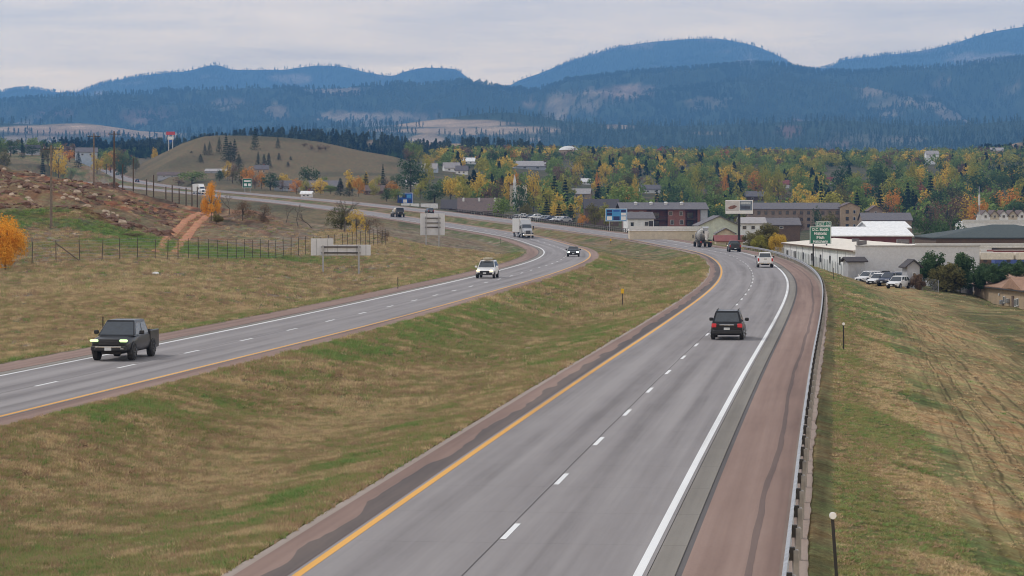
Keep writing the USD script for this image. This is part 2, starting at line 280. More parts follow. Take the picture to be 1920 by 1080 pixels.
def ground_tint(x, y, z):
    """what grows or lies where: albedo by place"""
    P = np.stack([x, y, 0 * x], -1); n1, n2, n3 = meshkit.fbm(P / 14, 4, 21), meshkit.fbm(P / 45, 3, 22), meshkit.fbm(P / 4.5, 3, 23)
    d1, _ = signed(ebx, x, y); d2, _ = signed(wbx, x, y)
    dry, olive, green, brown, gold = [np.array(c) for c in ((.225, .170, .100), (.125, .116, .052), (.075, .115, .040), (.165, .118, .078), (.250, .188, .095))]
    mix = lambda a, b, t: a + (b - a) * np.clip(t, 0, 1)[..., None]
    c = np.broadcast_to(dry, x.shape + (3,)).copy()
    med = (d1 < 0) & (d2 > 0); lf = d2 <= 0; rt = d1 >= 0
    # left field: brown dry weeds
    f = mix(mix(np.broadcast_to(np.array((.170, .132, .102)), c.shape), dry, (n1 - .50) * 3), olive, (n2 - .58) * 4); f = mix(f, np.array((.165, .112, .078)), (.46 - n2) * 5)
    f = mix(f, np.array((.088, .118, .038)), (1.15 - np.abs(-d2 - 8.3) / 2.2) * (.4 + n1))
    f = mix(f, gold, (.9 - np.abs(-d2 - 12) / 2.0) * .6)
    # median: olive and rust bands that follow the drain
    w, v = -(d1 + 5.15), d2 - 5.15; t = np.clip(v / np.maximum(w + v, 1e-3), 0, 1)
    m = mix(mix(np.broadcast_to(np.array((.180, .138, .070)), c.shape), olive, (n1 - .44) * 6), brown * 1.02, (n2 - .5) * 5 + .8 * np.sin(t * 9) ** 2 * smoothstep(.35, .6, n1))
    m = mix(m, np.array((.20, .115, .055)), smoothstep(.48, .62, n2) * np.exp(-((t - .42) / .22) ** 2) * .8)
    m = mix(m, green * .95, smoothstep(.45, .68, n3 * .6 + n1 * .4) * np.exp(-((t - .82) / .13) ** 2) * 1.6)
    m = mix(m, green * .9, smoothstep(.42, .62, n1 * .6 + n3 * .4) * np.exp(-((t - .12) / .13) ** 2) * 1.3)
    m = mix(m, np.array((.215, .19, .16)), smoothstep(.53, .64, n3 * .5 + n2 * .5) * np.exp(-((t - .52) / .14) ** 2) * .8)
    # right bank: mown hay colour with a green strip behind the guardrail
    r = mix(mix(np.broadcast_to(np.array((.300, .215, .112)), c.shape), np.array((.22, .165, .08)), (n1 - .47) * 3.5), olive, (n2 - .58) * 3)
    r = mix(r, np.array((.105, .135, .048)), smoothstep(.40, .58, n1) * np.exp(-((d1 - 10.4) / 3.0) ** 2) * 1.7)
    r = mix(r, olive * .95, np.exp(-((d1 - 8.6) / 1.6) ** 2) * .8)
    r = mix(r, np.array((.11, .10, .045)), smoothstep(20.5, 24, d1) * smoothstep(900, 600, y))
    r = mix(r, np.array((.36, .265, .14)), smoothstep(.55, .7, n3) * .5 * smoothstep(11, 15, d1))
    fine = meshkit.fbm(P / 1.6, 3, 29)
    m = mix(m, np.array((.13, .132, .052)), (fine - .54) * 4); f = mix(f, np.array((.15, .135, .08)), (fine - .55) * 4); f = mix(f, np.array((.25, .205, .16)), (.44 - fine) * 5)
    m = mix(m, np.array((.235, .175, .115)), (.46 - fine) * 4); r = mix(r, np.array((.19, .16, .07)), (fine - .6) * 3)
    c = np.where(med[..., None], m, np.where(lf[..., None], f, r))
    # the red cut bank and green hollow left of the road
    hillm = smoothstep(312, 335, y - 0.12 * (x + 60)) * smoothstep(470, 455, y) * lf * smoothstep(-25, -55, x)
    red = mix(np.broadcast_to(np.array((.22, .085, .045)), c.shape), np.array((.075, .045, .032)), (n3 - .46) * 9)
    red = mix(red, np.array((.33, .21, .13)), (.40 - meshkit.fbm(P / 2.1, 3, 55)) * 9)
    red = mix(red, np.array((.17, .125, .075)), (n1 - .5) * 5)
    c = c + (red - c) * (hillm * .92)[..., None]
    td = track_dist(x, y); c = c + (np.array((.36, .15, .075)) - c) * (np.exp(-((td - .95) / .55) ** 2) * .95)[..., None]
    gh = np.exp(-((x + 47) / 26.0) ** 2 - ((y - 318) / 17.0) ** 2) * 1.5
    c = mix(c, np.array((.070, .105, .032)), gh * smoothstep(.3, .5, n1) * lf)
    # far: pale dry slopes, dull green about the town
    farm = smoothstep(520, 700, y)
    hillc = mix(np.broadcast_to(np.array((.150, .115, .066)), c.shape), np.array((.092, .080, .045)), (n2 - .45) * 4)
    townc = mix(np.broadcast_to(np.array((.075, .075, .04)), c.shape), np.array((.13, .105, .07)), (n1 - .45) * 4)
    far = np.where((x / np.maximum(y, 1) < -0.045)[..., None], hillc, townc)
    return c + (far - c) * (farm * ~med)[..., None]
GT = ground_tint(GX, GY, GZ); GD = signed(ebx, GX, GY)
GROUND = usdkit.material(stage, look('grassland'), {
    'tint': ('attribute', {'attribute': 'tint'}), 'st': ('attribute', {'attribute': 'along'}), 'geo': ('geometry', {}),
    'mp': ('mapping', {'scale': (1.0, 0.05, 1.0)}),
    'streak': ('noise_texture', {'scale': 1.5, 'detail': 5.0, 'roughness': 0.62}),
    'clump': ('noise_texture', {'scale': 0.9, 'detail': 8.0, 'roughness': 0.72}),
    'fine': ('noise_texture', {'scale': 5.5, 'detail': 6.0, 'roughness': 0.75}),
    'r1': ('map_range', {'from_min': 0.3, 'from_max': 0.7, 'to_min': 0.66, 'to_max': 1.36}),
    'r2': ('map_range', {'from_min': 0.25, 'from_max': 0.75, 'to_min': 0.42, 'to_max': 1.55}),
    'r3': ('map_range', {'from_min': 0.25, 'from_max': 0.75, 'to_min': 0.5, 'to_max': 1.5}),
    'm1': ('math', {'math_type': 'multiply'}), 'm2': ('math', {'math_type': 'multiply'}),
    'hue': ('noise_texture', {'scale': 0.45, 'detail': 5.0, 'roughness': 0.7}),
    'hr': ('rgb_ramp', {'ramp': [(0.32, (1.25, 0.94, 0.8)), (0.5, (1.0, 1.0, 1.0)), (0.68, (0.72, 1.02, 0.78))]}),
    'c1': ('mix', {'mix_type': 'multiply', 'fac': 1.0}), 'c2': ('mix', {'mix_type': 'multiply', 'fac': 1.0}),
    # mower and tyre lines down the mown bank: thin level lines of a one-dimensional noise across it
    'sp': ('separate_xyz', {}), 'wob': ('noise_texture', {'scale': 0.11, 'detail': 2.0}), 'wz': ('math', {'math_type': 'multiply_add', 'value2': 0.9}),
    'l1': ('noise_texture', {'dimensions': '1D', 'scale': 0.85, 'detail': 2.0, 'roughness': 0.55}), 'l2': ('math', {'math_type': 'subtract', 'value2': 0.5}), 'l3': ('math', {'math_type': 'absolute'}),
    'l4': ('map_range', {'from_min': 0.0, 'from_max': 0.032, 'to_min': 1.0, 'to_max': 0.0, 'clamp': True}),
    'k1': ('map_range', {'from_min': 11.3, 'from_max': 13.2, 'to_min': 0.0, 'to_max': 1.0, 'clamp': True}), 'k2': ('map_range', {'from_min': 21.0, 'from_max': 25.0, 'to_min': 1.0, 'to_max': 0.0, 'clamp': True}),
    'kn': ('map_range', {'from_min': 0.34, 'from_max': 0.5, 'to_min': 0.1, 'to_max': 0.85, 'clamp': True}),
    'q1': ('math', {'math_type': 'multiply'}), 'q2': ('math', {'math_type': 'multiply'}), 'q3': ('math', {'math_type': 'multiply'}),
    'cl': ('mix', {'mix_type': 'mix', 'color2': (.075, .060, .028)}),
    'b': ('bump', {'strength': 0.9, 'distance': 0.25}),
    'p': ('principled_bsdf', {'roughness': 0.95, 'specular_ior_level': 0.1})},
    [('st.vector', 'mp.vector'), ('mp.vector', 'streak.vector'), ('geo.position', 'clump.vector'), ('geo.position', 'fine.vector'), ('geo.position', 'hue.vector'),
     ('streak.fac', 'r1.value'), ('clump.fac', 'r2.value'), ('fine.fac', 'r3.value'), ('r1.result', 'm1.value1'), ('r2.result', 'm1.value2'), ('m1.value', 'm2.value1'), ('r3.result', 'm2.value2'),
     ('st.vector', 'sp.vector'), ('geo.position', 'wob.vector'), ('wob.fac', 'wz.value1'), ('sp.z', 'wz.value3'), ('wz.value', 'l1.w'), ('l1.fac', 'l2.value1'), ('l2.value', 'l3.value1'), ('l3.value', 'l4.value'), ('sp.z', 'k1.value'), ('sp.z', 'k2.value'), ('hue.fac', 'kn.value'), ('l4.result', 'q1.value1'), ('k1.result', 'q1.value2'), ('q1.value', 'q2.value1'), ('k2.result', 'q2.value2'), ('q2.value', 'q3.value1'), ('kn.result', 'q3.value2'), ('q3.value', 'cl.fac'), ('tint.color', 'cl.color1'), ('cl.color', 'c1.color1'), ('m2.value', 'c1.color2'), ('hue.fac', 'hr.fac'), ('c1.color', 'c2.color1'), ('hr.color', 'c2.color2'), ('c2.color', 'p.base_color'), ('clump.fac', 'b.height'), ('b.normal', 'p.normal')], surface='p.BSDF')
gv = np.stack([GX, GY, GZ], -1).reshape(-1, 3)
struct('ground', (gv, grid_faces(len(_Y), len(_u))), GROUND, True, tint=GT.reshape(-1, 3), along=np.stack([GD[0], GD[1], np.where(GD[0] > 7, 13 + (GD[0] - 13) / np.maximum(1 + .035 * (120 - GD[1]) / 8, .12), 0)], -1).reshape(-1, 3))

# ---------------------------------------------------------------- roads
def road_mat(name, c0, c1, c2, wheel, rough=0.85, joint=0.0):
    """paving: grain, mottling and streaks along the wheel tracks ('along' holds metres across and along)"""
    return usdkit.material(stage, look(name), {
        'st': ('attribute', {'attribute': 'along'}), 'sep': ('separate_xyz', {}), 'geo': ('geometry', {}),
        'mp': ('mapping', {'scale': (1.0, 0.012, 1.0)}), 'streak': ('noise_texture', {'scale': 1.15, 'detail': 4.0, 'roughness': 0.55}),
        'mp2': ('mapping', {'scale': (1.0, 0.15, 1.0)}), 'mott': ('noise_texture', {'scale': 0.8, 'detail': 6.0, 'roughness': 0.65}),
        'grain': ('noise_texture', {'scale': 14.0, 'detail': 3.0, 'roughness': 0.8}),
        'wv': ('math', {'math_type': 'multiply', 'value2': 2 * math.pi / 1.83}), 'cs': ('math', {'math_type': 'cosine'}), 'wf': ('math', {'math_type': 'multiply', 'value2': wheel}),
        'a': ('math', {'math_type': 'multiply_add', 'value2': 1.25, 'value3': -0.42}), 'b': ('math', {'math_type': 'multiply_add', 'value2': 0.42}), 'c': ('math', {'math_type': 'multiply_add', 'value2': 0.30}), 'd': ('math', {'math_type': 'add'}),
        'jm': ('math', {'math_type': 'floored_modulo', 'value2': 6.1}), 'jl': ('math', {'math_type': 'less_than', 'value2': 0.09}), 'jk': ('math', {'math_type': 'multiply', 'value2': -joint}), 'je': ('math', {'math_type': 'add'}),
        'r': ('rgb_ramp', {'ramp': [(0.25, c0), (0.5, c1), (0.78, c2)]}),
        'bp': ('bump', {'strength': 0.4, 'distance': 0.01}),
        'p': ('principled_bsdf', {'roughness': rough, 'specular_ior_level': 0.3})},
        [('st.vector', 'mp.vector'), ('mp.vector', 'streak.vector'), ('st.vector', 'mp2.vector'), ('mp2.vector', 'mott.vector'), ('geo.position', 'grain.vector'),
         ('st.vector', 'sep.vector'), ('sep.x', 'wv.value1'), ('wv.value', 'cs.value1'), ('cs.value', 'wf.value1'),
         ('streak.fac', 'a.value1'), ('mott.fac', 'b.value1'), ('a.value', 'b.value3'), ('grain.fac', 'c.value1'), ('b.value', 'c.value3'), ('c.value', 'd.value1'), ('wf.value', 'd.value2'),
         ('sep.y', 'jm.value1'), ('jm.value', 'jl.value1'), ('jl.value', 'jk.value1'), ('d.value', 'je.value1'), ('jk.value', 'je.value2'), ('je.value', 'r.fac'), ('r.color', 'p.base_color'), ('grain.fac', 'bp.height'), ('bp.normal', 'p.normal')], surface='p.BSDF')
CONC = road_mat('concrete_paving', (.152, .138, .139), (.220, .202, .203), (.278, .258, .257), 0.07, joint=0.10)
CONC2 = road_mat('old_concrete_edge', (.138, .124, .108), (.188, .170, .150), (.24, .22, .196), 0.0, joint=0.22)
SHOUL = road_mat('red_gravel_shoulder', (.150, .094, .078), (.215, .140, .115), (.285, .195, .162), 0.0)
TAR = road_mat('dark_asphalt_strip', (.060, .048, .047), (.095, .076, .073), (.15, .115, .10), 0.0)
EDGE = road_mat('pale_gravel_edge', (.20, .155, .13), (.285, .23, .198), (.37, .31, .27), 0.0)
RGRAV = road_mat('verge_gravel', (.15, .105, .085), (.23, .17, .14), (.33, .26, .22), 0.0)
WPAINT = road_mat('white_road_paint', (.42, .41, .41), (.70, .70, .70), (.8, .8, .8), 0.0, 0.6)
YPAINT = road_mat('yellow_road_paint', (.42, .21, .05), (.66, .32, .045), (.74, .38, .07), 0.0, 0.6)
STREAK = road_mat('tar_streak', (.085, .058, .052), (.125, .086, .076), (.18, .125, .108), 0.0)
SEAL = road_mat('joint_sealant', (.05, .045, .045), (.085, .075, .075), (.12, .11, .11), 0.0)

def strip(fx, fz, y0, y1, offs, dz, step=1.5, thick=0.0, wob=None):
    """a ribbon along the line between the offsets; wob(y) moves the inner columns"""
    y = np.arange(y0, y1 + step / 2, step) if np.ndim(y0) == 0 else y0
    cols, al = [], []
    for k, o in enumerate(offs):
        oo = o + (wob[k](y) if wob is not None and wob[k] is not None else 0 * y)
        cols.append(on_line(fx, y, oo, fz(y) + (dz if np.ndim(dz) == 0 else dz[k]))); al.append(np.stack([oo, y, 0 * y], -1))
    if thick:
        for k, o in ((len(offs) - 1, 0.02), (0, -0.02)):
            e = cols[k].copy(); e[:, 2] -= thick
            if k: cols.append(e); al.append(al[k])
            else: cols.insert(0, e); al.insert(0, al[0])
    v = np.stack(cols, 1); f = grid_faces(len(y), len(cols))
    return (v.reshape(-1, 3), f), np.stack(al, 1).reshape(-1, 3)
def lay(name, m, *a, **k):
    mesh, al = strip(*a, **k); return struct(name, mesh, m, False, along=al)
def rag(seed, amp, sc):
    return lambda y: (meshkit.fbm(np.stack([y / sc, 0 * y, 0 * y], -1), 4, seed) - 0.5) * amp
NEAR, FE, FW = 25.0, 2280.0, 1340.0
for fx, fz, far, nm in ((ebx, ebz, FE, 'eastbound'), (wbx, wbz, FW, 'westbound')):
    s = 1 if nm == 'eastbound' else -1     # outer shoulder lies to the right of the eastbound road, to the left of the other
    lay(f'{nm}_road', CONC, fx, fz, NEAR, far, [-3.85, -1.9, 0, 1.9, 3.85], 0.0, thick=0.18)
    e = [3.87, 4.45]; e = e if s > 0 else [-e[1], -e[0]]
    lay(f'{nm}_slab_edge', CONC2, fx, fz, NEAR, far, e, 0.0, thick=0.16)
    e = [4.60, 5.4, 6.0, 6.68]; e = e if s > 0 else [-x for x in e[::-1]]
    lay(f'{nm}_shoulder', SHOUL, fx, fz, NEAR, far, e, -0.012, thick=0.3)
    e = [4.44, 4.61]; e = e if s > 0 else [-e[1], -e[0]]
    lay(f'{nm}_shoulder_joint', SEAL, fx, fz, NEAR, far, e, -0.03, wob=[None, rag(3, .1, 3)] if s > 0 else [rag(3, .1, 3), None])
    e = [-3.87, -5.05]; e = [e[1], -4.6, -4.2, e[0]] if s > 0 else [3.87, 4.2, 4.6, 5.05]
    lay(f'{nm}_median_shoulder', SHOUL, fx, fz, NEAR, far, e, -0.012, thick=0.3)
    if s > 0:
        lay('asphalt_strip', TAR, fx, fz, NEAR, 700, [-4.45, -3.88], -0.006, step=0.7, wob=[rag(9, .6, 3.0), None])
        lay('gravel_edge', EDGE, fx, fz, NEAR, 700, [-5.32, -5.07], -0.03, step=0.7, thick=0.3, wob=[rag(4, .12, 5.0), None])
        lay('guardrail_gravel', RGRAV, fx, fz, NEAR, 600, [6.68, 7.28], [-0.014, -0.03], step=0.5, thick=0.35, wob=[None, rag(6, .22, 1.6)])
        lay('tar_streak', STREAK, fx, fz, NEAR, 420, [5.95, 6.11], -0.008, step=0.7, wob=[rag(31, .5, 30.0), lambda y: rag(31, .5, 30.0)(y) + rag(32, .1, 4)(y)])
    y_off, w_off = (-3.66, 3.66) if s > 0 else (3.66, -3.66)
    lay('yellow_edge_line', YPAINT, fx, fz, NEAR, far, [y_off - .1, y_off + .1], 0.005)
    lay('white_edge_line', WPAINT, fx, fz, NEAR, far, [w_off - .1, w_off + .1], 0.005)
    lay('lane_joint', SEAL, fx, fz, NEAR, 420, [-.13, -.095], 0.004, thick=0.0, wob=[rag(14, .03, 4)] * 2)
    # dashes: one painted mark each, 3.05 m on 12.19 m
    tb, y_ref = (_ebs, 63.2) if s > 0 else (_wbs, 109.8)
    s0 = np.interp(y_ref, _yy, tb); k = 0
    i = -3
    while True:
        a = s0 + i * 12.19; i += 1
        ya, yb = np.interp([a - 1.52, a + 1.52], tb, _yy)
        if ya > 620: break
        if ya < NEAR: continue
        mesh, al = strip(fx, fz, np.linspace(ya, yb, 3), None, [-.075, .075], 0.006)
        pr = struct('lane_dash', mesh, WPAINT, False, along=al)

# ---------------------------------------------------------------- hills and mountains
def ridge(name, sil, Y0, Y1, z0, back, cfun, seed, rough, mat, nu=420, nv=70):
    px, py = np.array(sil, float).T; top = PchipInterpolator(px, py)
    u = np.linspace(px[0], px[-1], nu); t = np.concatenate([np.linspace(0, 1, nv), 1 + np.linspace(0.03, 1, 14) ** 1.2])
    Yv = np.where(t <= 1, Y0 + (Y1 - Y0) * t, Y1 + back * (t - 1))
    U, T = np.meshgrid(u, t); YY = np.repeat(Yv[:, None], nu, 1); XX = (U - 960) / FPX * YY
    ztop = CAMH - (top(U) - HOR) / FPX * Y1
    P = np.stack([XX, YY, 0 * XX], -1)
    rd = (1 - np.abs(2 * meshkit.fbm(P / np.array([260.0, 420.0, 1]) / max(1.0, Y1 / 4600), 5, seed) - 1)) - 0.72
    nz = rd * rough * np.sin(np.pi * np.clip(T, 0, 1)) ** 0.8
    prof = np.where(T <= 1, T ** 1.15, 1 - 0.5 * (T - 1))
    Z = z0 + (ztop - z0) * prof + nz
    col = cfun(XX, YY, Z)
    pr = struct(name, (np.stack([XX, YY, Z], -1).reshape(-1, 3), grid_faces(len(t), nu)), mat, True, tint=col.reshape(-1, 3))
    def zat(x, y):
        uu = 960 + FPX * x / y; tt = (y - Y0) / (Y1 - Y0) if y <= Y1 else 1 + (y - Y1) / back
        return uu, tt
    return dict(X=XX, Y=YY, Z=Z, T=T, col=col)
HILL = usdkit.material(stage, look('wooded_hillside'), {
    'tint': ('attribute', {'attribute': 'tint'}), 'geo': ('geometry', {}), 'n': ('noise_texture', {'scale': 0.02, 'detail': 8.0, 'roughness': 0.7}),
    'r': ('map_range', {'from_min': 0.3, 'from_max': 0.7, 'to_min': 0.55, 'to_max': 1.45}), 'm': ('mix', {'mix_type': 'multiply', 'fac': 1.0}),
    'p': ('principled_bsdf', {'roughness': 0.95, 'specular_ior_level': 0.05})},
    [('geo.position', 'n.vector'), ('n.fac', 'r.value'), ('tint.color', 'm.color1'), ('r.result', 'm.color2'), ('m.color', 'p.base_color')], surface='p.BSDF')
def blobs(X, Y, Z, B):
    """clearings: soft ellipses (px, py, rx, ry) marked on the slope"""
    q = proj(np.stack([X, Y, Z], -1)); P = np.stack([X, Y, 0 * X], -1)
    n = meshkit.fbm(P / np.array([130.0, 190.0, 1]), 4, 77); out = np.zeros(X.shape)
    for px, py, rx, ry, k in B:
        out = np.maximum(out, k * smoothstep(1.25, 0.75, np.hypot((q[..., 0] - px) / rx, (q[..., 1] - py) / ry) + (n - 0.5) * 1.6))
    return out
WOOD, MEAD, RUST = np.array((.030, .046, .028)), np.array((.33, .235, .155)), np.array((.17, .085, .06))
def paint(B, R=(), k0=0.0):
    def f(X, Y, Z):
        P = np.stack([X, Y, 0 * X], -1); n = meshkit.fbm(P / np.array([220.0, 360.0, 1]), 5, 91)
        b = np.maximum(blobs(X, Y, Z, B), smoothstep(.62, .74, n) * k0); r = blobs(X, Y, Z, R) if len(R) else 0 * X
        c = WOOD + (MEAD - WOOD) * b[..., None]; return c + (RUST - c) * r[..., None]
    return f
BACK = [(-250, 195), (-150, 190), (0, 172), (50, 168), (130, 174), (200, 155), (280, 140), (350, 133), (405, 122), (440, 131), (520, 131), (600, 123), (640, 125), (690, 136), (735, 142), (760, 134), (800, 127), (850, 129), (880, 148), (900, 162), (945, 163), (975, 150), (1010, 138), (1060, 118), (1110, 102), (1160, 88), (1240, 77), (1330, 72), (1400, 82), (1460, 105), (1500, 131), (1550, 127), (1580, 113), (1650, 104), (1700, 99), (1780, 84), (1850, 62), (1920, 50), (2050, 34), (2200, 40)]
FRONT = [(-250, 212), (-150, 208), (0, 203), (60, 195), (150, 190), (300, 181), (480, 172), (600, 173), (720, 166), (880, 159), (960, 178), (1040, 162), (1100, 152), (1200, 137), (1300, 129), (1440, 123), (1560, 140), (1700, 131), (1850, 118), (1950, 108), (2200, 100)]
MID = [(-250, 238), (0, 231), (60, 233), (150, 231), (210, 238), (280, 247), (400, 250), (520, 247), (620, 240), (720, 236), (800, 226), (950, 211), (1020, 222), (1120, 232), (1250, 236), (1400, 232), (1560, 226), (1750, 236), (1920, 225), (2200, 210)]
LOW = [(-250, 272), (0, 272), (100, 270), (200, 272), (300, 272), (400, 262), (520, 252), (600, 254), (700, 262), (780, 268), (900, 270), (1000, 278), (1060, 292), (1200, 304), (1500, 306), (1750, 304), (1860, 282), (1920, 266), (2200, 258)]
R_back = ridge('mountains', BACK, 10400, 13000, 260, 800, paint([(190, 178, 18, 8, .8), (540, 148, 40, 8, .5), (1400, 120, 30, 8, .5), (1850, 110, 90, 12, .55), (1740, 132, 20, 5, .7), (1450, 141, 22, 6, .7)], k0=.35), 5, 300, HILL)
R_front = ridge('mountains', FRONT, 6200, 8200, 140, 700, paint([(1180, 172, 40, 12, .75), (1115, 172, 25, 5, .8), (520, 208, 30, 14, .6), (640, 218, 70, 10, .7), (740, 220, 60, 8, .6), (430, 196, 30, 8, .5), (1330, 190, 40, 12, .25), (1060, 184, 30, 8, .5), (985, 196, 30, 6, .6), (1650, 262, 60, 10, .15), (1735, 190, 16, 10, .3), (1760, 152, 22, 5, .8)], [(1498, 240, 26, 24, .8), (270, 218, 45, 12, .55), (110, 212, 40, 10, .5), (1180, 178, 50, 16, .3)], k0=.55), 15, 260, HILL)
R_mid = ridge('hills', MID, 4200, 5000, 82, 400, paint([(130, 242, 170, 9, 1.0), (840, 232, 110, 7, 1.0), (860, 246, 150, 6, .95), (960, 242, 80, 5, .9), (800, 262, 36, 12, .9), (240, 250, 80, 8, .8), (1150, 238, 30, 4, .7), (60, 262, 60, 10, .6), (1330, 250, 40, 4, .35), (1700, 262, 30, 5, .3), (1560, 282, 40, 4, .35), (1010, 262, 18, 4, .6)], [(120, 250, 120, 8, .35), (1480, 250, 30, 14, .7), (1560, 270, 40, 8, .4)], k0=.15), 25, 20, HILL)
R_low = ridge('hills', LOW, 2100, 2480, 40, 230, paint([(800, 264, 38, 10, .9), (855, 276, 10, 10, .8), (945, 282, 30, 5, .7), (700, 272, 12, 8, .6), (20, 275, 80, 10, .6), (1890, 275, 50, 12, .7)]), 35, 7, HILL)
# ---------------------------------------------------------------- vegetation
def leaf_mat(name, c, var=0.48, trans=0.25, hue=0.0):
    c = np.array(c, float)
    return usdkit.material(stage, look(name), {
        'oi': ('object_info', {}), 'g': ('texture_coordinate', {}), 'isl': ('geometry', {}),
        'n': ('noise_texture', {'scale': 5.0, 'detail': 4.0, 'roughness': 0.7}),
        'ad': ('math', {'math_type': 'multiply_add', 'value2': 0.45}), 'ad2': ('math', {'math_type': 'multiply_add', 'value2': 0.40}),
        'r': ('rgb_ramp', {'ramp': [(0.32, tuple(c * (1 - var) * np.array([.85, .9, .9]))), (0.62, tuple(c)), (0.92, tuple(np.minimum(c * (1 + var) * np.array([1.08 + hue, 1.0, .9]), .9)))]}),
        'd': ('principled_bsdf', {'roughness': 0.75, 'specular_ior_level': 0.15}), 't': ('translucent_bsdf', {}) if False else ('diffuse_bsdf', {}), 'tr': ('translucent_bsdf', {}), 'm': ('mix_closure', {'fac': trans})},
        [('g.object', 'n.vector'), ('n.fac', 'ad.value1'), ('oi.random', 'ad2.value1'), ('isl.random_per_island', 'ad.value3') if False else ('n.fac', 'ad.value3'), ('ad.value', 'ad2.value3'), ('ad2.value', 'r.fac'),
         ('r.color', 'd.base_color'), ('r.color', 'tr.color'), ('d.BSDF', 'm.closure1'), ('tr.BSDF', 'm.closure2')], surface='m.closure')
BARK = pm('bark', (.075, .058, .045), .9, var=.35, scale=8)
GBARK = pm('grey_bark', (.12, .10, .085), .9, var=.35, scale=8)
LEAF = {k: leaf_mat(n, c, hue=h) for k, n, c, h in (
    ('G', 'green_leaves', (.125, .185, .052), 0), ('D', 'dark_green_leaves', (.048, .088, .040), 0), ('L', 'lime_leaves', (.225, .230, .050), .0), ('Y', 'yellow_leaves', (.42, .32, .06), .0),
    ('O', 'orange_leaves', (.38, .190, .045), .0), ('A', 'amber_leaves', (.50, .27, .035), .0), ('R', 'red_leaves', (.26, .080, .06), .0), ('B', 'brown_twigs', (.125, .088, .062), 0), ('S', 'spruce_needles', (.017, .032, .022), 0), ('P', 'pine_needles', (.022, .040, .020), 0), ('Q', 'far_pine_needles', (.048, .066, .034), 0), ('V', 'olive_leaves', (.10, .105, .04), .1))}
def leaf_cloud(pos, nrm, size, r):
    """many small bent leaf sprays as one mesh"""
    n = len(pos); nrm = nrm + r.normal(0, .55, (n, 3)); nrm /= np.linalg.norm(nrm, axis=1)[:, None]
    a = np.cross(nrm, r.normal(0, 1, (n, 3))); a /= np.linalg.norm(a, axis=1)[:, None]; b = np.cross(nrm, a)
    s = (size * r.uniform(.6, 1.35, n))[:, None]
    v = np.stack([pos - a * s * .5, pos - b * s * .42 + nrm * s * .12, pos + a * s * .5, pos + b * s * .42 + nrm * s * .12], 1).reshape(-1, 3)
    f = np.arange(4 * n).reshape(n, 4); return v, np.vstack([f[:, [0, 1, 2]], f[:, [0, 2, 3]]])
def broad_crown(seed, n=800, leaf=.055, w=.42, base=.16, clumps=24):
    r = np.random.default_rng(seed); C = []
    while len(C) < clumps:
        p = r.uniform(-1, 1, 3); q = np.linalg.norm(p)
        if q > 1 or q < .25: continue
        C.append([p[0] * w * (1 - .25 * max(p[2], 0)), p[1] * w * (1 - .25 * max(p[2], 0)), base + .42 + p[2] * .40])
    C = np.array(C); rad = r.uniform(.10, .19, clumps)
    k = r.choice(clumps, n, p=rad ** 2 / (rad ** 2).sum()); d = r.normal(0, 1, (n, 3)); d /= np.linalg.norm(d, axis=1)[:, None]
    pos = C[k] + d * (rad[k] * r.uniform(.55, 1.05, n))[:, None]
    pos[:, 2] = np.maximum(pos[:, 2], base * .6)
    out = pos - np.array([0, 0, base + .38]); out /= np.linalg.norm(out, axis=1)[:, None] + 1e-6
    return leaf_cloud(pos, d * .8 + out * .5 + np.array([0, 0, .25]), leaf, r), C
def trunk_limbs(C, seed, r0=.022, n=7):
    m = MB(); r = np.random.default_rng(seed); m.cyl((0, 0, -.03), (0, 0, .3), r0, r0 * .75, 7); m.cyl((0, 0, .3), (r.normal(0, .02), r.normal(0, .02), .72), r0 * .75, r0 * .25, 6)
    for c in C[:n]:
        z = r.uniform(.18, .45); m.cyl((0, 0, z), c, r0 * .5, r0 * .12, 5, False)
    return m
def spruce_crown(seed, n=700, w=.2, leaf=.05):
    r = np.random.default_rng(seed); t = r.uniform(0, 1, n) ** .75; ph = r.uniform(0, 2 * math.pi, n)
    lay = np.round(t * 13) / 13 * .75 + t * .25
    R = w * (1 - lay) ** .9 * r.uniform(.35, 1.1, n) * (1 + .18 * np.sin(ph * 3 + seed)) + .012
    pos = np.stack([R * np.cos(ph), R * np.sin(ph), .06 + .94 * lay - R * .35], -1)
    nr = np.stack([np.cos(ph) * .8, np.sin(ph) * .8, np.full(n, .7)], -1); return leaf_cloud(pos, nr, leaf, r)
def spruce_trunk():
    return MB().cyl((0, 0, -.03), (0, 0, .9), .016, .004, 6)
TREE = {}
def tree_proto(kind, shape):
    """first of its kind is a real tree; later ones share its parts"""
    k = (kind, shape)
    if kind in 'SP':
        crown = spruce_crown(40 + shape + (7 if kind == 'P' else 0), 750, (.17, .21, .25)[shape] + (.05 if kind == 'P' else 0)); tr = spruce_trunk()
    else:
        leaf, nn = (.055, 900) if kind != 'B' else (.045, 520)
        crown, C = broad_crown(60 + shape * 3 + ord(kind), nn, leaf, (.40, .50, .34)[shape], (.10, .06, .12)[shape]); tr = trunk_limbs(C, shape, n=7 if kind != 'B' else 20)
    return crown, tr
PLANTED = []
KINDN = {'G': ('leafy_tree', 'green', 'tree'), 'D': ('leafy_tree', 'dark green', 'tree'), 'L': ('leafy_tree', 'yellow-green', 'tree'), 'Y': ('leafy_tree', 'yellow', 'tree'), 'O': ('leafy_tree', 'orange', 'tree'), 'R': ('leafy_tree', 'red', 'tree'), 'B': ('leafy_tree', 'half bare brown', 'tree'), 'S': ('spruce_tree', 'dark', 'spruce tree'), 'P': ('pine_tree', 'dark green', 'pine tree'), 'V': ('leafy_tree', 'olive', 'tree')}
